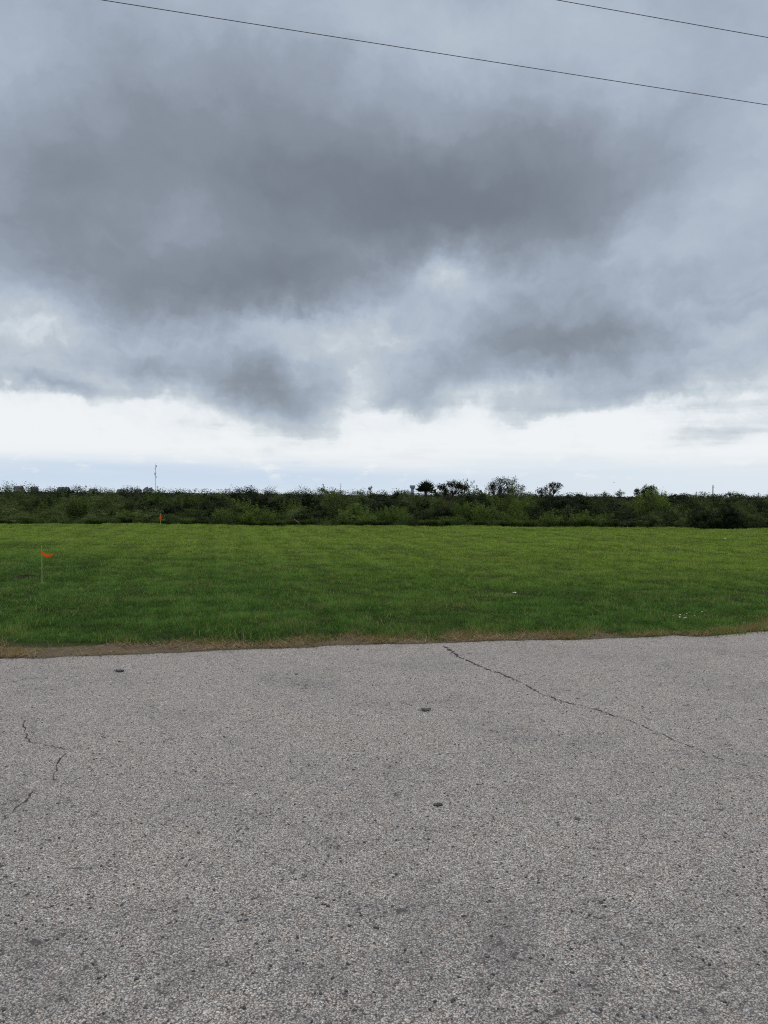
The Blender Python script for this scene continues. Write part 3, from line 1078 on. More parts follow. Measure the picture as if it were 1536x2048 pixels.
# fringe: uncut grass and weeds where the mower stops
for i in range(116):
    y = BRUSH_Y + rv.uniform(-0.05, 0.7)
    x = -25.0 + 50 * (i + rv.uniform(-0.3, 0.3)) / 116
    rgt = np.clip((x / y - 0.27) / 0.06, 0, 1)
    if rv.random() < rgt * 0.8:
        continue
    k = 'clump' if rv.random() < 0.48 else 'weed'
    put(k, x, y, rv.uniform(0.85, 1.3), rv.uniform(0.55, 1.05) * (1 - 0.3 * rgt), parts=(k == 'weed'))
# shrub rows in metres of height, low at the front, rising above eye height and running back
rows_ = [(43.3, 1.5, 0.55, 1.00, 'ffffo'), (44.6, 1.75, 0.95, 1.40, 'fffod'), (46.3, 1.9, 1.25, 1.75, 'ffodd'), (48.4, 2.0, 1.50, 1.95, 'ooddd'), (51.0, 2.2, 1.60, 2.00, 'ooddf'),
         (54.5, 2.4, 1.60, 2.00, 'oodf'), (59, 2.7, 1.6, 2.0, 'oodf'), (65, 3.0, 1.6, 2.0, 'ood'), (72, 3.3, 1.6, 2.05, 'ood'), (81, 3.8, 1.6, 2.1, 'oo')]
KN = {'f': 'fresh', 'w': 'weed', 'o': 'olive', 'd': 'dark'}
cnt = {}
for ri, (ry, sp, h0, h1, mixk) in enumerate(rows_):
    hw = 0.53 * ry + 2.0
    nn = int(2 * hw / sp)
    for i in range(nn):
        x = -hw + (i + 0.5 + rv.uniform(-0.38, 0.38)) * 2 * hw / nn
        y = ry + rv.uniform(-0.45, 0.45) * min(sp, 1.6)
        rgt = np.clip((x / y - 0.27) / 0.06, 0, 1)
        lft = float(left_low(x, y))
        patch = fbm(np.array([x * 0.30 + 7]), np.array([y * 0.25]), 3, 17)[0]
        if ri < 3 and patch < 0.40 and rgt < 0.5 and rv.random() < 0.6:
            continue                      # hollows where the shade of the taller shrubs shows
        k = KN[mixk[int(rv.integers(len(mixk)))]]
        if patch < 0.46 and rv.random() < 0.7 and k == 'fresh': k = 'dark'
        if patch > 0.56 and rv.random() < 0.6 and k == 'dark': k = 'fresh' if ri < 4 else 'olive'
        if rgt > 0.5 and ri < 3: k = 'olive' if rv.random() < 0.6 else 'dark'
        if lft > 0.3 and k == 'fresh' and rv.random() < 0.5: k = 'olive'
        h = rv.uniform(h0, h1) * (0.66 + 0.74 * patch) * rv.choice([1.0, 1.0, 1.0, 1.14 if ri > 2 else 1.0])
        h *= 1 - (0.34 if ri < 4 else 0.13 if ri < 7 else 0.03) * lft
        if ri < 3: h *= 1 + 0.35 * rgt
        if ri > 2: h *= 1.09
        if 0.30 < x / y < 0.345: h *= 0.82
        put(k, x, y, rv.uniform(0.75, 1.25) * (0.62 + 0.38 * min(1, h / 1.5)) * (1 + 0.04 * ri), h / 1.45, parts=ri < 3)
        cnt[k] = cnt.get(k, 0) + 1
print('shrubs', cnt)

# brush running on to the far trees: one mass
rf = np.random.default_rng(23)
n = 42000
yy = 86 + 640 * rf.random(n) ** 2.0
xx = rf.uniform(-1, 1, n) * (0.56 * yy + 4)
cc = fbm(xx * 0.12, yy * 0.05, 3, 5)
zt = 1.15 + 1.0 * cc + np.clip((yy - 150) / 600, 0, 1) * 0.9 + np.clip((-0.05 - xx / yy) / 0.2, 0, 1) * (0.1 + 0.001 * yy)
zz = zt * rf.random(n) ** 0.45
sz = 0.18 + 0.0012 * yy
p = np.stack([xx, yy, zz], -1)
me = foliage('brush', p, sz, rf.normal(0.5, 0.2, n), M['far'], rf, 0.6)
tag(link('brush', me), 'low scrub stretching away behind the shrubs to the skyline', 'brush', kind='stuff')

# far trees on the skyline: one mass that cannot be counted
n_t = 520
ty = rf.uniform(640, 860, n_t)
tx = rf.uniform(-1, 1, n_t) * 0.56 * ty
side = tx / ty
hgt = np.interp(side, [-0.56, -0.5, -0.36, -0.22, -0.05, 0.1, 0.2, 0.29, 0.31, 0.33, 0.36, 0.45, 0.56], [11.0, 11.0, 9.5, 8.8, 7.6, 7.0, 6.0, 4.8, 2.6, 2.6, 5.0, 5.4, 5.2])
hgt = hgt * (0.45 + 0.75 * rf.random(n_t)) * (0.6 + 0.8 * fbm(side * 45 + 3, side * 0, 3, 55))
per = 70
ix = np.repeat(np.arange(n_t), per)
d_ = rf.normal(0, 1, (len(ix), 3))
d_ /= np.linalg.norm(d_, axis=1)[:, None]
d_ *= (rf.random(len(ix)) ** 0.5)[:, None]
wt = rf.uniform(0.4, 0.8, n_t) * hgt + 0.8
p = np.stack([tx[ix] + d_[:, 0] * wt[ix], ty[ix] + d_[:, 1] * 3, hgt[ix] * (0.55 + 0.45 * d_[:, 2])], -1)
me = foliage('far_woods', p, np.full(len(p), 0.9), rf.normal(0.42, 0.16, len(p)), M['far'], rf, 0.7)
tag(link('far_woods', me), 'ragged line of far trees along the horizon', 'woods', kind='stuff')


# ------------------------------------------------------------------ single shrubs and trees one can pick out
def own_shrub(name, px, ptop, wpx, Y, mat, label, nclump=130, per=48, leaf=0.07, clr=0.12, twigs=0, seed=1, cat='shrub'):
    rc = np.random.default_rng(seed)
    b = at(px, 1040, Y)
    top = at(px, ptop, Y).z + 0.05
    W = wpx / FPX * Y
    p, t, cc = dome_points(rc, W, top, nclump, per, clr)
    root = empty(name, (b.x, Y, -0.05))
    link('foliage', foliage('foliage', p, np.full(len(p), leaf), t, mat, rc, face=FACE), root)
    m_ = branches_to(cc, rc, 0.025, 14)
    for k in range(twigs):
        a = rc.uniform(-0.42, 0.42) * W
        m_.tube([(a * 0.7, 0, top * 0.7), (a + rc.normal(0, 0.04), 0, top * 0.98), (a * 1.2 + rc.normal(0, 0.12), rc.normal(0, 0.1), top + rc.uniform(0.08, 0.28))], [0.012, 0.009, 0.005], 4)
    m_.build('branches', M['bark'], root)
    return tag(root, label, cat)


own_shrub('dense_shrub', 512, 977, 98, 48.0, M['darkleaf'], 'large dark domed shrub with bare twigs poking above its top', 170, 60, twigs=11, seed=31)
own_shrub('dense_shrub', 412, 984, 72, 46.8, M['darkleaf'], 'very dark rounded shrub left of the large twiggy domed shrub', 130, 60, seed=32)
own_shrub('dense_shrub', 1146, 988, 52, 45.4, M['darkleaf'], 'tall dense dark bush right of the lopsided sparse tree', 130, 60, seed=33)
own_shrub('dense_shrub', 1327, 988, 42, 50.0, M['fresh'], 'rounded mid green bush beside the small dark tree on the right', 110, 52, seed=34)
own_shrub('leafy_shrub', 384, 1003, 58, 44.6, M['fresh'], 'bright green shrub behind and right of the far marker flag', 100, 50, seed=35)
own_shrub('vine_mound', 1190, 1032, 58, 43.2, M['fresh'], 'low grassy green mound at the lawn edge, right of centre', 80, 60, 0.06, 0.09, seed=36, cat='mound')
own_shrub('leafy_shrub', 700, 1006, 62, 44.4, M['fresh'], 'soft green shrub over the pale fallen branch', 100, 52, seed=37)


for px_, pt_, wd_, Y_, mt_, lb_, sd_ in [
        (600, 985, 62, 50.0, 'darkleaf', 'dark rounded shrub right of the large twiggy domed shrub', 71), (762, 984, 60, 52.0, 'darkleaf', 'dark rounded shrub on the skyline between little tree and palm', 72),
        (812, 986, 54, 49.0, 'olive', 'olive rounded shrub just left of the fan palm', 73), (962, 988, 56, 49.5, 'darkleaf', 'dark shrub filling the gap between round tree and wide sparse tree', 74),
        (1062, 991, 58, 50.5, 'fresh', 'mid green shrub between wide sparse tree and lopsided tree', 75), (1188, 994, 52, 47.5, 'olive', 'olive rounded shrub right of the tall dense dark bush', 76),
        (1345, 986, 34, 52.0, 'darkleaf', 'upright dark bush right of the rounded mid green bush', 77), (1404, 993, 84, 52.0, 'darkleaf', 'broad dark shrub below the tallest utility pole', 78),
        (1500, 995, 78, 51.0, 'olive', 'broad olive shrub at the right end of the skyline', 79), (215, 990, 90, 56.0, 'darkleaf', 'broad dark shrub low on the skyline left of the radio mast', 80),
        (80, 992, 80, 55.0, 'darkleaf', 'broad dark shrub below the far houses at the left end', 81)]:
    own_shrub('dense_shrub', px_, pt_, wd_, Y_, M[mt_], lb_, 140, 58, seed=sd_)


def tree(name, px, pbase, Y, lobes, mat, label, leaf=0.07, per=26, dens=1.0, seed=1, trunk_r=0.035, twig=14, forks=3):
    """lobes: (px, py, rx px, ry px, weight). A trunk forks into limbs that reach the lobes; leaves sit on twigs."""
    rc = np.random.default_rng(seed)
    k = Y / FPX
    b = at(px, pbase, Y)
    root = empty(name, (b.x, Y, -0.05))
    m_ = MB()
    P_, T_ = [], []
    bases = [Vector((rc.normal(0, 0.10), rc.normal(0, 0.1), 0)) for _ in range(forks)]
    fork_z = 0.45 * at(px, 985, Y).z
    for (lx_, ly_, rx, ry, wt) in lobes:
        c = at(lx_, ly_, Y) - Vector((b.x, Y, -0.05))
        rx, ry = rx * k, ry * k
        bs = bases[int(rc.integers(forks))]
        fk = Vector((bs.x * 1.5 + 0.25 * (c.x - bs.x), rc.normal(0, 0.08), fork_z + rc.normal(0, 0.06)))
        low = fk.lerp(c, 0.62)
        m_.tube([bs, fk, low], [trunk_r, trunk_r * 0.75, trunk_r * 0.45], 5)
        for j in range(int(twig * wt)):
            d_ = rc.normal(0, 1, 3)
            d_ /= np.linalg.norm(d_)
            if d_[2] < -0.4: d_[2] *= -1
            r_ = rc.random() ** 0.4
            e = c + Vector((d_[0] * rx * 1.2 * r_, d_[1] * rx * 0.8 * r_, d_[2] * ry * 1.15 * r_))
            m_.tube([low, low.lerp(e, 0.5) + Vector((rc.normal(0, 0.03), 0, rc.normal(0, 0.02))), e], [trunk_r * 0.3, 0.009, 0.005], 4)
            nl = max(2, int(per * dens * rc.uniform(0.4, 1.4)))
            pts = np.array(e)[None] + rc.normal(0, 1, (nl, 3)) * min(rx, ry) * 0.27
            P_.append(pts)
            T_.append(rc.normal(0.45, 0.14) + rc.normal(0, 0.12, nl))
    m_.build('trunk', M['bark'], root)
    p, t = np.concatenate(P_), np.concatenate(T_)
    link('crown', foliage('crown', p, np.full(len(p), leaf), t, mat, rc, 0.55), root)
    return tag(root, label, 'tree')


tree('round_tree', 905, 1045, 46, [(908, 973, 18, 9, 2.6), (884, 978, 11, 9, 1.5), (928, 980, 9, 10, 1.3), (898, 989, 26, 9, 2.0), (868, 983, 8, 4, 0.6)], M['darkleaf'],
     'small dark round-crowned tree with several stems, just right of the palm', 0.075, 38, 1.0, 41, 0.04)
tree('sparse_tree', 1010, 1045, 53, [(1000, 966, 14, 9, 1.8), (984, 976, 11, 10, 1.8), (1020, 969, 15, 11, 1.6), (1038, 979, 13, 10, 1.0), (1010, 983, 28, 9, 2.0)], M['olive'],
     'wide sparse-leaved tree with sky showing through, tallest on the skyline', 0.085, 13, 1.0, 42, 0.03, 26)
tree('lopsided_tree', 1092, 1045, 51, [(1104, 973, 9, 7, 1.4), (1115, 974, 8, 7, 1.3), (1080, 985, 8, 8, 1.3), (1091, 980, 6, 6, 0.6), (1106, 984, 12, 6, 0.5), (1094, 992, 22, 6, 1.3)], M['darkleaf'],
     'thin lopsided tree with leafy tufts high on its right', 0.08, 15, 1.0, 43, 0.022, 20)
tree('dark_tree', 1296, 1045, 56, [(1297, 984, 13, 9, 2.2), (1303, 979, 9, 6, 1.4), (1275, 987, 6, 8, 1.0), (1284, 988, 7, 7, 1.0), (1292, 995, 22, 7, 2.2)], M['darkleaf'],
     'small dark tree standing up on the skyline at the right', 0.085, 22, 1.0, 44, 0.03, 18)
tree('little_tree', 642, 1045, 60, [(641, 982, 8, 6, 1.3), (655, 986, 6, 4, 0.6)], M['olive'], 'small round-headed tree left of centre on the skyline, beside bare twigs', 0.085, 18, 1.0, 45, 0.025, 14, 2)
tree('lollipop_tree', 741, 1045, 64, [(741, 978, 4, 4, 1.2)], M['darkleaf'], 'tiny single-tufted sapling between the little tree and the palm', 0.085, 14, 1.0, 46, 0.018, 10, 1)
tree('right_tree', 1241, 1045, 66, [(1241, 989, 11, 5, 1.3)], M['darkleaf'], 'flat-topped dark tree in front of the far utility poles', 0.09, 18, 1.0, 47, 0.03, 16, 2)
tree('right_tree', 1462, 1045, 68, [(1461, 991, 9, 6, 1.4)], M['darkleaf'], 'dark bushy tree on the skyline right of the tallest utility pole', 0.09, 20, 1.0, 48, 0.03, 16, 2)
tree('right_tree', 1483, 1045, 72, [(1482, 993, 9, 4, 1.2)], M['darkleaf'], 'dark low tree second from the right end of the skyline', 0.09, 18, 1.0, 49, 0.03, 16, 2)
tree('right_tree', 1380, 1045, 76, [(1372, 993, 13, 5, 1.3), (1350, 994, 10, 4, 1.0)], M['darkleaf'], 'long low dark thicket tree left of the tallest utility pole', 0.10, 20, 1.0, 50, 0.03, 16, 2)


def bare(name, px, pbase, Y, tips, label, r_=0.008, seed=1, mat='palebark'):
    rc = np.random.default_rng(seed)
    b = at(px, pbase, Y)
    m_ = MB()
    b0 = Vector((0, 0, 0))
    fk = Vector((rc.normal(0, 0.03), 0, 0.5 * b.z + 0.9))
    for tp in tips:
        e = at(*tp, Y) - Vector((b.x, Y, -0.05))
        m_.tube([b0, fk.lerp(e, 0.25), fk.lerp(e, 0.65) + Vector((rc.normal(0, 0.04), rc.normal(0, 0.05), 0)), e], [r_ * 2, r_ * 1.5, r_, r_ * 0.5], 4)
        for j in range(3):
            q0 = fk.lerp(e, rc.uniform(0.45, 0.9))
            m_.tube([q0, q0 + Vector((rc.normal(0, 0.07), rc.normal(0, 0.07), rc.uniform(0.05, 0.16)))], [r_ * 0.6, r_ * 0.35], 4)
    o = m_.build(name, M[mat], None, (b.x, Y, -0.05))
    return tag(o, label, 'sapling')


bare('bare_sapling', 948, 1045, 47.2, [(944, 963), (950, 974), (940, 978), (956, 980)], 'bare forked sapling between the round tree and the wide sparse tree', 0.009, 1, 'bark')
bare('bare_sapling', 808, 1045, 57, [(804, 970), (810, 968), (817, 973), (822, 978)], 'pale leafless sapling left of the palm', 0.005, 2)
bare('bare_sapling', 630, 1045, 59, [(626, 971), (632, 969), (636, 974)], 'bare grey twigs standing left of the little round-headed tree', 0.006, 3)
bare('bare_sapling', 606, 1045, 59, [(603, 977), (610, 973)], 'bare twig pair right of the large twiggy domed shrub', 0.006, 4)
bare('bare_sapling', 1231, 1045, 62, [(1228, 983), (1231, 981), (1234, 984)], 'thin leafless sapling among the far utility poles', 0.006, 5)

# pale fallen branch under the shrubs
m_ = MB()
m_.tube([at(588, 1038, 42.6), at(594, 1043, 42.3), at(599, 1047, 42.1)], [0.018, 0.02, 0.014], 5)
m_.tube([at(594, 1043, 42.3), at(600, 1044, 42.1)], [0.012, 0.007], 5)
tag(m_.build('fallen_branch', M['palebark']), 'pale dead branch lying at the foot of the brush, left of centre', 'branch')


# ------------------------------------------------------------------ fan palm
def fan_palm(px, ptop, Y, wpx, label, seed, nleaf=20, seg=13):
    rc = np.random.default_rng(seed)
    b = at(px, 1040, Y)
    top = at(px, ptop, Y).z + 0.05
    rad = wpx / FPX * Y * 0.5
    hub = top - rad * 1.05
    root = empty('fan_palm', (b.x, Y, -0.05))
    m_ = MB()
    m_.lathe([(0.13, -0.02), (0.12, hub * 0.5), (0.10, hub)], 8)
    m_.build('trunk', M['bark'], root)
    for i in range(nleaf):
        a = 6.283 * i / nleaf + rc.normal(0, 0.2)
        el = R(rc.uniform(28, 88)) if i % 6 else R(rc.uniform(5, 28))
        d_ = Vector((math.cos(a) * math.cos(el), math.sin(a) * math.cos(el), math.sin(el)))
        sd_ = d_.orthogonal().normalized()
        sd_ = Vector((-math.sin(a), math.cos(a), 0)) * 0.9 + d_.cross(Vector((0, 0, 1))) * 0.1 if abs(el) < 1.4 else sd_
        sd_.normalize()
        pet = rad * rc.uniform(0.25, 0.5)
        base = Vector((0, 0, hub))
        tipb = base + d_ * pet
        m_ = MB()
        up = sd_.cross(d_).normalized()
        m_.tube([base, tipb], [0.014, 0.009], 4)
        L = rad * rc.uniform(0.75, 1.0)
        vs_, fs, ts = [], [], []
        for j in range(seg):
            th = (j / (seg - 1) - 0.5) * R(190)
            dr = d_ * math.cos(th) + sd_ * math.sin(th)
            w_ = dr.cross(up).normalized() * L * 0.034
            ll = L * (0.75 + 0.25 * math.cos(th)) * rc.uniform(0.9, 1.05)
            fold = up * (0.02 if j % 2 else -0.02)
            q0 = tipb
            q1 = tipb + dr * ll * 0.6 + fold
            q2 = tipb + dr * ll - Vector((0, 0, 0.06 * ll))
            k0 = len(m_.v)
            m_.add([q0, q1 - w_, q2, q1 + w_], [(0, 1, 2), (0, 2, 3)])
        me = m_.mesh('leaf', M['palm'])
        a_ = me.attributes.new('tint', 'FLOAT', 'POINT')
        a_.data.foreach_set('value', np.full(len(me.vertices), np.clip(rc.normal(0.45, 0.15), 0, 1), dtype=np.float32))
        link('leaf', me, root)
    return tag(root, label, 'palm')


fan_palm(851, 962, 53, 46, 'dark fan palm rising out of the brush near the water tower', 61, 26)
fan_palm(848, 1000, 45.2, 32, 'low green fan palm inside the brush below the taller palm', 62, 22)


# ------------------------------------------------------------------ marker flags
def tape(prof_top, prof_bot, Y, name, root, o0, twist, th=0.002):
    """a strip between two pixel outlines, bent in depth, with thickness"""
    m_ = MB()
    n = len(prof_top)
    vs_ = []
    for s_ in (0, 1):
        for i in range(n):
            dy_ = twist[i] + s_ * th
            for pp in (prof_top[i], prof_bot[i]):
                q_ = at(pp[0], pp[1], Y) - o0
                vs_.append((q_.x, q_.y + dy_, q_.z))
    f_ = []
    for i in range(n - 1):
        a = 2 * i
        f_ += [(a, a + 1, a + 3, a + 2), (2 * n + a, 2 * n + a + 2, 2 * n + a + 3, 2 * n + a + 1), (a, a + 2, 2 * n + a + 2, 2 * n + a), (a + 1, 2 * n + a + 1, 2 * n + a + 3, a + 3)]
    f_ += [(0, 2 * n, 2 * n + 1, 1), (2 * n - 2, 2 * n - 1, 4 * n - 1, 4 * n - 2)]
    m_.add(vs_, f_)
    return m_.build(name, M['orange'], root, smooth=False)


g = gnd(84, 1168, 0.03)
Yf = g.y
root = empty('marker_flag', g)
m_ = MB()
e = at(83, 1090, Yf) - g
m_.tube([(0, 0, -0.12), (0, 0, 0), Vector((e.x * 0.5 + 0.003, 0, e.z * 0.5)), (e.x, 0, e.z)], [0.006, 0.006, 0.0055, 0.005], 6)
m_.build('stake', M['stake'], root)
tape([(82, 1100), (86, 1103), (90, 1107), (95, 1109), (100, 1109.5), (104.5, 1108)], [(82.5, 1106), (86, 1108.5), (90, 1111), (95, 1112.6), (100, 1112.8), (105.2, 1111)], Yf, 'tape_tail', root, g,
     [-0.012, -0.02, -0.03, -0.03, -0.012, 0.01])
tape([(82.5, 1102.5), (84.5, 1106), (88, 1110), (93, 1111.8), (99, 1111), (104, 1109.5)], [(83.5, 1108), (86, 1110.5), (89.5, 1113), (94, 1114.3), (100, 1114), (103.6, 1112.5)], Yf, 'tape_tail', root, g,
     [0.010, 0.016, 0.0, -0.018, -0.02, -0.008])
m_ = MB()
kz = (at(83, 1103, Yf) - g)
m_.lathe([(0.004, -0.022), (0.010, -0.016), (0.012, 0.0), (0.010, 0.014), (0.004, 0.02)], 10, (kz.x, 0, kz.z))
m_.build('knot', M['orange'], root, smooth=True)
tag(root, 'near marker flag: orange tape tied to a thin stake on the lawn', 'marker flag', 'marker flags on the lawn')

g = gnd(321, 1051.5, 0.02)
g = Vector((at(321, 1050, 41.4).x, 41.4, 0.0))
Yf = g.y
root = empty('marker_flag', g)
m_ = MB()
e = at(321.5, 1026, Yf) - g
m_.tube([(0, 0, -0.1), (e.x * 0.5, 0, e.z * 0.5), (e.x, 0, e.z)], [0.012, 0.011, 0.010], 6)
m_.build('stake', M['stake'], root)
tape([(320.3, 1031.5), (320.6, 1034), (320.0, 1036.5), (320.8, 1040)], [(322.2, 1031), (323.2, 1034), (323.0, 1037), (322.0, 1040.5)], Yf, 'tape_tail', root, g, [-0.02, -0.04, -0.03, -0.025], 0.004)
tape([(319.2, 1034.2), (319.6, 1036), (320.4, 1037.5)], [(320.6, 1033.4), (321.2, 1035.2), (321.6, 1037)], Yf, 'tape_tail', root, g, [-0.03, -0.045, -0.05], 0.004)
tag(root, 'far marker flag: orange tape hanging on a stake beside the brush', 'marker flag', 'marker flags on the lawn')

# soil mound by the near flag, the shadow there painted into its colour
c = gnd(55, 1156, 0.03)
rc = np.random.default_rng(5)
nr, na = 9, 30
vs_ = [(0, 0, 0.05)]
for i in range(1, nr):
    for j in range(na):
        a = 6.283 * j / na
        rr_ = i / (nr - 1)
        wob = 0.85 + 0.4 * float(vnoise(np.array([math.cos(a) * 2 + 5]), np.array([math.sin(a) * 2 + 5]), 3)[0])
        vs_.append((math.cos(a) * rr_ * 0.27 * wob, math.sin(a) * rr_ * 0.34 * wob, 0.05 * (1 - rr_ ** 2) - 0.02 * (rr_ > 0.95) + rc.normal(0, 0.014) * (1 - 0.5 * rr_)))
fs = [(0, 1 + j, 1 + (j + 1) % na) for j in range(na)]
for i in range(nr - 2):
    for j in range(na):
        j2 = (j + 1) % na
        fs.append((1 + i * na + j, 1 + (i + 1) * na + j, 1 + (i + 1) * na + j2, 1 + i * na + j2))
m_ = MB()
m_.add(vs_, fs)
tag(m_.build('soil_mound', M['soil'], None, c), 'low soil mound with shadow painted dark into it, beside the near marker flag', 'soil mound')


# white wildflowers near the verge at the right, and scraps on the lawn
def flower_meshes():
    st = MB()
    st.tube([(0, 0, 0), (0.004, 0, 0.05), (0.0, 0, 0.09)], [0.0015, 0.0012, 0.001], 4)
    pt = MB()
    for k in range(6):
        a = 6.283 * k / 6
        ca, sa = math.cos(a), math.sin(a)
        pr = [(0.003, 0.0), (0.010, 0.0055), (0.019, 0.004), (0.021, 0.0)]
        vs_ = [(ca * r_ - sa * w_, sa * r_ + ca * w_, 0.09 + 0.25 * r_) for r_, w_ in pr] + [(ca * r_ + sa * w_, sa * r_ - ca * w_, 0.09 + 0.25 * r_) for r_, w_ in pr[1:3]]
        pt.add(vs_, [(0, 1, 2, 3, 5, 4)])
    return st.mesh('stem', M['weed']), pt.mesh('petals', M['white'])


fst, fpt = flower_meshes()
rc = random.Random(4)
for (px, py) in [(1344, 1243), (1350, 1241), (1357, 1239), (1362, 1243), (1377, 1238), (1380, 1235), (1386, 1241), (1389, 1243), (1377, 1244), (1407, 1233), (1420, 1238), (1495, 1250), (1370, 1247), (1335, 1236)]:
    q_ = gnd(px, py, 0.03)
    o = empty('wildflower', (q_.x, q_.y, float(lawn_z(q_.x, q_.y))), rc.uniform(0, 6))
    o.rotation_euler.x = rc.uniform(0.2, 0.7)
    o.scale = (0.55, 0.55, 0.8)
    link('stem', fst, o)
    link('petals', fpt, o)
    tag(o, 'tiny white wildflower in the grass near the right verge', 'flower', 'white wildflowers by the verge')


def scrap(px, py, wpx, label, seed):
    rc = random.Random(seed)
    q_ = gnd(px, py, 0.05)
    k = (q_ - Vector((0, 0, EYE))).length / FPX * wpx
    m_ = MB()
    n = 5
    vs_ = [((i / (n - 1) - 0.5) * k, (j / (n - 1) - 0.5) * k * 0.8, 0.04 + rc.uniform(0, 0.4) * k + 0.2 * k * abs(i - 2) / 2) for j in range(n) for i in range(n)]
    fs = [(j * n + i, j * n + i + 1, (j + 1) * n + i + 1, (j + 1) * n + i) for j in range(n - 1) for i in range(n - 1)]
    m_.add(vs_, fs)
    tag(m_.build('paper_scrap', M['white'], None, (q_.x, q_.y, float(lawn_z(q_.x, q_.y)))), label, 'litter')


scrap(1029, 1188, 7, 'crumpled white scrap on the grass, nearest of the scraps', 1)
scrap(1327, 1069, 3, 'white scrap far out on the lawn, farthest of the scraps', 2)
scrap(1450, 1082, 4, 'white scrap on the lawn towards the right edge', 3)

# ------------------------------------------------------------------ overhead cables
def cable(pa, pb, z, label, r_=0.011):
    def hit(p):
        d_ = ray(*p)
        t_ = (z - EYE) / d_.z
        return Vector((d_.x * t_, d_.y * t_, z))
    A, B = hit(pa), hit(pb)
    dr = (B - A)
    pts = []
    for i in range(41):
        s_ = -2.2 + 5.4 * i / 40
        p = A + dr * s_
        p.z += 0.012 * ((s_ - 0.5) ** 2 - 0.25) * dr.length * 0.10
        pts.append(p)
    m_ = MB()
    m_.tube(pts, r_, 6)
    return tag(m_.build('overhead_cable', M['cable'], smooth=True), label, 'cable', 'overhead cables')


cable((205, 0), (1536, 210), 8.6, 'long overhead cable crossing the whole sky, the lower of two', 0.0055)
cable((1115, 0), (1536, 75), 9.4, 'overhead cable across the top right corner, the upper of two', 0.0055)


# ------------------------------------------------------------------ far things on the skyline
def house(px, ptop, wpx, Y, label, hip=False, wallm='wall'):
    c = at(px, ptop, Y)
    W = wpx / FPX * Y
    top = c.z
    D = 8.0
    we = top * 0.68
    root = empty('house', (c.x, Y, -0.1))
    m_ = MB()
    m_.box((0, 0, we / 2), (W * 0.92, D, we))
    m_.build('wall', M[wallm], root)
    m_ = MB()
    a, b = W / 2, D / 2 + 0.4
    rg = W * (0.12 if hip else 0.5)
    m_.add([(-a, -b, we), (a, -b, we), (a, b, we), (-a, b, we), (-rg, 0, top), (rg, 0, top), (-a, -b, we + 0.12), (a, -b, we + 0.12)], [(0, 1, 5, 4), (2, 3, 4, 5), (1, 2, 5), (3, 0, 4), (3, 2, 1, 0)])
    rf_ = m_.build('roof', M['roof'], root)
    m_ = MB()
    m_.box((W * 0.2, 0.6, top * 0.98), (0.9, 0.9, top * 0.18))
    m_.build('chimney', M[wallm], rf_)
    for s_ in (-0.28, 0.05, 0.3):
        m_ = MB()
        m_.box((W * s_, -D / 2 - 0.03, we * 0.62), (1.3, 0.08, 1.2))
        m_.build('window', M['glass'], root)
    return tag(root, label, 'house', 'houses on the far left skyline')


house(38, 972, 15, 950, 'far pale house nearest the left edge of the skyline')
house(69, 973, 12, 960, 'second far house from the left on the skyline')
house(127, 974, 22, 940, 'long low far house, third from the left')
house(186, 977, 14, 980, 'far low house right of the far palms')
house(241, 978, 12, 960, 'far flat grey house between palms and mast')
house(276, 979, 12, 980, 'far low pale house left of the two steep roofs')
house(293, 974, 12, 940, 'far house with steep dark hipped roof, left of a pair', True)
house(301, 975, 12, 935, 'far house with steep dark hipped roof, nearest the mast', True)


def far_palm(px, ptop, Y, label):
    c = at(px, ptop, Y)
    root = empty('far_palm', (c.x, Y, -0.1))
    rc = random.Random(px)
    m_ = MB()
    m_.tube([(0, 0, 0), (0.1, 0, c.z * 0.5), (0, 0, c.z - 0.8)], [0.28, 0.22, 0.2], 6)
    m_.build('trunk', M['bark'], root)
    m_ = MB()
    for i in range(22):
        a, el = rc.uniform(0, 6.28), rc.uniform(-0.6, 1.3)
        d_ = Vector((math.cos(a) * math.cos(el), math.sin(a) * math.cos(el), math.sin(el))) * rc.uniform(1.2, 1.9)
        s_ = Vector((-math.sin(a), math.cos(a), 0)) * 0.35
        b = Vector((0, 0, c.z - 0.9))
        m_.add([b, b + d_ * 0.6 + s_, b + d_ - Vector((0, 0, 0.3)), b + d_ * 0.6 - s_], [(0, 1, 2, 3)])
    m_.build('crown', M['palm'], root)
    return tag(root, label, 'palm', 'far palms')


far_palm(152, 972, 950, 'far palm, leftmost of three above the houses')
far_palm(160, 972, 950, 'far palm, middle of three above the houses')
far_palm(172, 971, 950, 'far palm, rightmost of three above the houses')


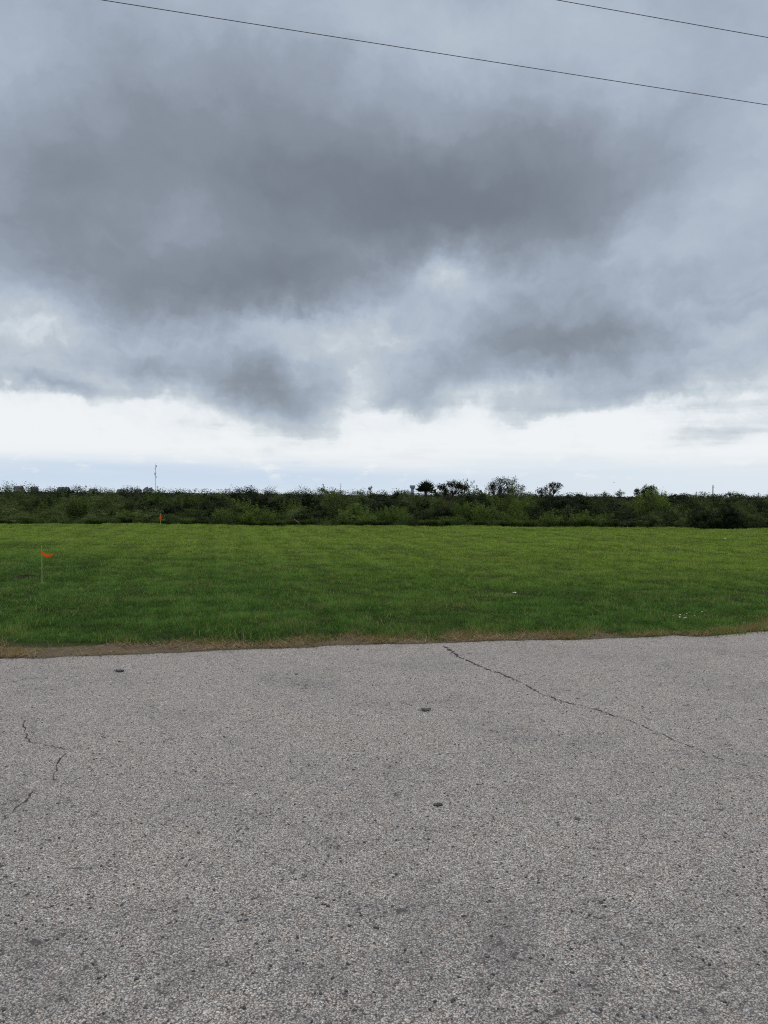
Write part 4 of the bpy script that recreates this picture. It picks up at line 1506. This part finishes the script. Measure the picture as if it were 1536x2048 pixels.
def mast(px, ptop, Y, face, antennas, label):
    c = at(px, ptop, Y)
    H = c.z
    root = empty('radio_mast', (c.x, Y, -0.1))
    m_ = MB()
    leg = [Vector((math.cos(a) * face, math.sin(a) * face, 0)) for a in (R(90), R(210), R(330))]
    for l_ in leg:
        m_.tube([l_, l_ + Vector((0, 0, H * 0.96))], 0.09, 4)
    nb_ = int(H / (face * 2.2))
    for i in range(nb_):
        z0, z1 = H * 0.96 * i / nb_, H * 0.96 * (i + 1) / nb_
        for a, b in ((0, 1), (1, 2), (2, 0)):
            m_.tube([leg[a] + Vector((0, 0, z0)), leg[b] + Vector((0, 0, z1))], 0.06, 3)
    m_.build('lattice', M['steel'], root)
    m_ = MB()
    m_.tube([(0, 0, H * 0.95), (0, 0, H * 1.03)], 0.12, 5)
    m_.build('lightning_rod', M['steel'], root)
    for py, dx_, w_, h_ in antennas:
        z = at(px, py, Y).z
        m_ = MB()
        for s_ in ((dx_, -0.6), (dx_ * 0.6 + 0.6, 0.5)):
            m_.box((s_[0], s_[1], z), (w_, 0.4, h_))
        m_.tube([(0, 0, z), (dx_, -0.6, z)], 0.08, 4)
        m_.build('antenna', M['steel'], root)
    return tag(root, label, 'mast')


mast(311, 928, 1200, 0.55, [(931.5, 1.2, 0.7, 2.0), (933.5, 1.8, 0.6, 1.6), (946.5, -1.2, 0.9, 1.8), (949.5, -1.0, 0.8, 1.6), (954, 1.1, 0.5, 2.2), (937, -0.8, 0.5, 1.8)], 'tall thin lattice radio mast on the left skyline')
mast(681, 966, 1500, 0.45, [(973, 1.2, 0.7, 2.4), (977, -1.1, 0.6, 2.0)], 'short far radio mast left of centre on the skyline')

# water tower
c = at(825, 970, 2600)
S = 2600 / FPX
root = empty('water_tower', (c.x, 2600, -0.2))
m_ = MB()
Ht = c.z
m_.lathe([(0, Ht), (4.6 * S, Ht - 0.2 * S), (5.6 * S, Ht - 0.9 * S), (5.6 * S, Ht - 3.6 * S), (4.4 * S, Ht - 6.2 * S), (3.0 * S, Ht - 7.6 * S)], 28)
m_.build('tank', M['tower'], root, smooth=True)
m_ = MB()
m_.lathe([(3.0 * S, Ht - 7.6 * S), (2.8 * S, Ht - 10 * S), (3.4 * S, 0)], 28)
m_.build('pedestal', M['tower'], root, smooth=True)
tag(root, 'far water tower, haze blue in its colour, left of the palm', 'water tower')


def pole(px, ptop, Y, label, arm=True, r_=0.24):
    c = at(px, ptop, Y)
    root = empty('utility_pole', (c.x, Y, -0.1))
    m_ = MB()
    m_.tube([(0, 0, 0), (0, 0, c.z + 0.1)], [r_ * 1.15, r_ * 0.85], 8)
    m_.build('shaft', M['wood'], root)
    if arm:
        m_ = MB()
        m_.box((0.2, 0, c.z * 0.86), (2.2, 0.18, 0.22))
        m_.build('crossarm', M['wood'], root)
    return tag(root, label, 'utility pole', 'far utility poles')


for px, py, Y, lab, r_ in [(1426, 970, 640, 'tallest utility pole on the right skyline', 0.42), (1240, 977, 560, 'utility pole rising behind the flat-topped dark tree', 0.26),
                           (1208, 983, 560, 'far utility pole, middle of three left of the flat-topped tree', 0.24), (1203, 987, 600, 'short utility pole, leftmost of three left of the flat-topped tree', 0.22),
                           (1216, 985, 600, 'far utility pole, rightmost of three left of the flat-topped tree', 0.2), (1248, 985, 620, 'short utility pole right of the flat-topped dark tree', 0.2),
                           (1393, 983, 640, 'short utility pole left of the tallest one', 0.24), (1451, 986, 640, 'short utility pole right of the tallest one', 0.2),
                           (1517, 985, 640, 'utility pole nearest the right edge of the skyline', 0.26), (1173, 984, 640, 'small utility pole above the tall dense dark bush', 0.2)]:
    pole(px, py, Y, lab, r_=r_)


def bird(px, py, Y, span, label, rz):
    c = at(px, py, Y)
    root = empty('bird', c, rz)
    m_ = MB()
    m_.lathe([(0.0, -0.5), (0.05, -0.42), (0.085, -0.15), (0.08, 0.1), (0.045, 0.3), (0.05, 0.38), (0.0, 0.5)], 8)
    m_.v = [(x_ * span, z_ * span * 0.9, y_ * span) for x_, y_, z_ in m_.v]
    m_.build('body', M['bird'], root, smooth=True)
    for s_ in (-1, 1):
        m_ = MB()
        m_.add([(0.03 * s_ * span, 0.12 * span, 0.02 * span), (0.28 * s_ * span, 0.16 * span, 0.14 * span), (0.52 * s_ * span, -0.02 * span, 0.05 * span), (0.26 * s_ * span, -0.05 * span, 0.12 * span), (0.03 * s_ * span, -0.12 * span, 0.02 * span)],
               [(0, 1, 3, 4), (1, 2, 3)])
        m_.build('wing', M['bird'], root)
    return tag(root, label, 'bird')


bird(485, 933, 70, 0.16, 'tiny dark bird in flight right of the radio mast', 0.3)
bird(1228, 965, 80, 0.20, 'tiny bird in flight above the far utility poles', 1.0)
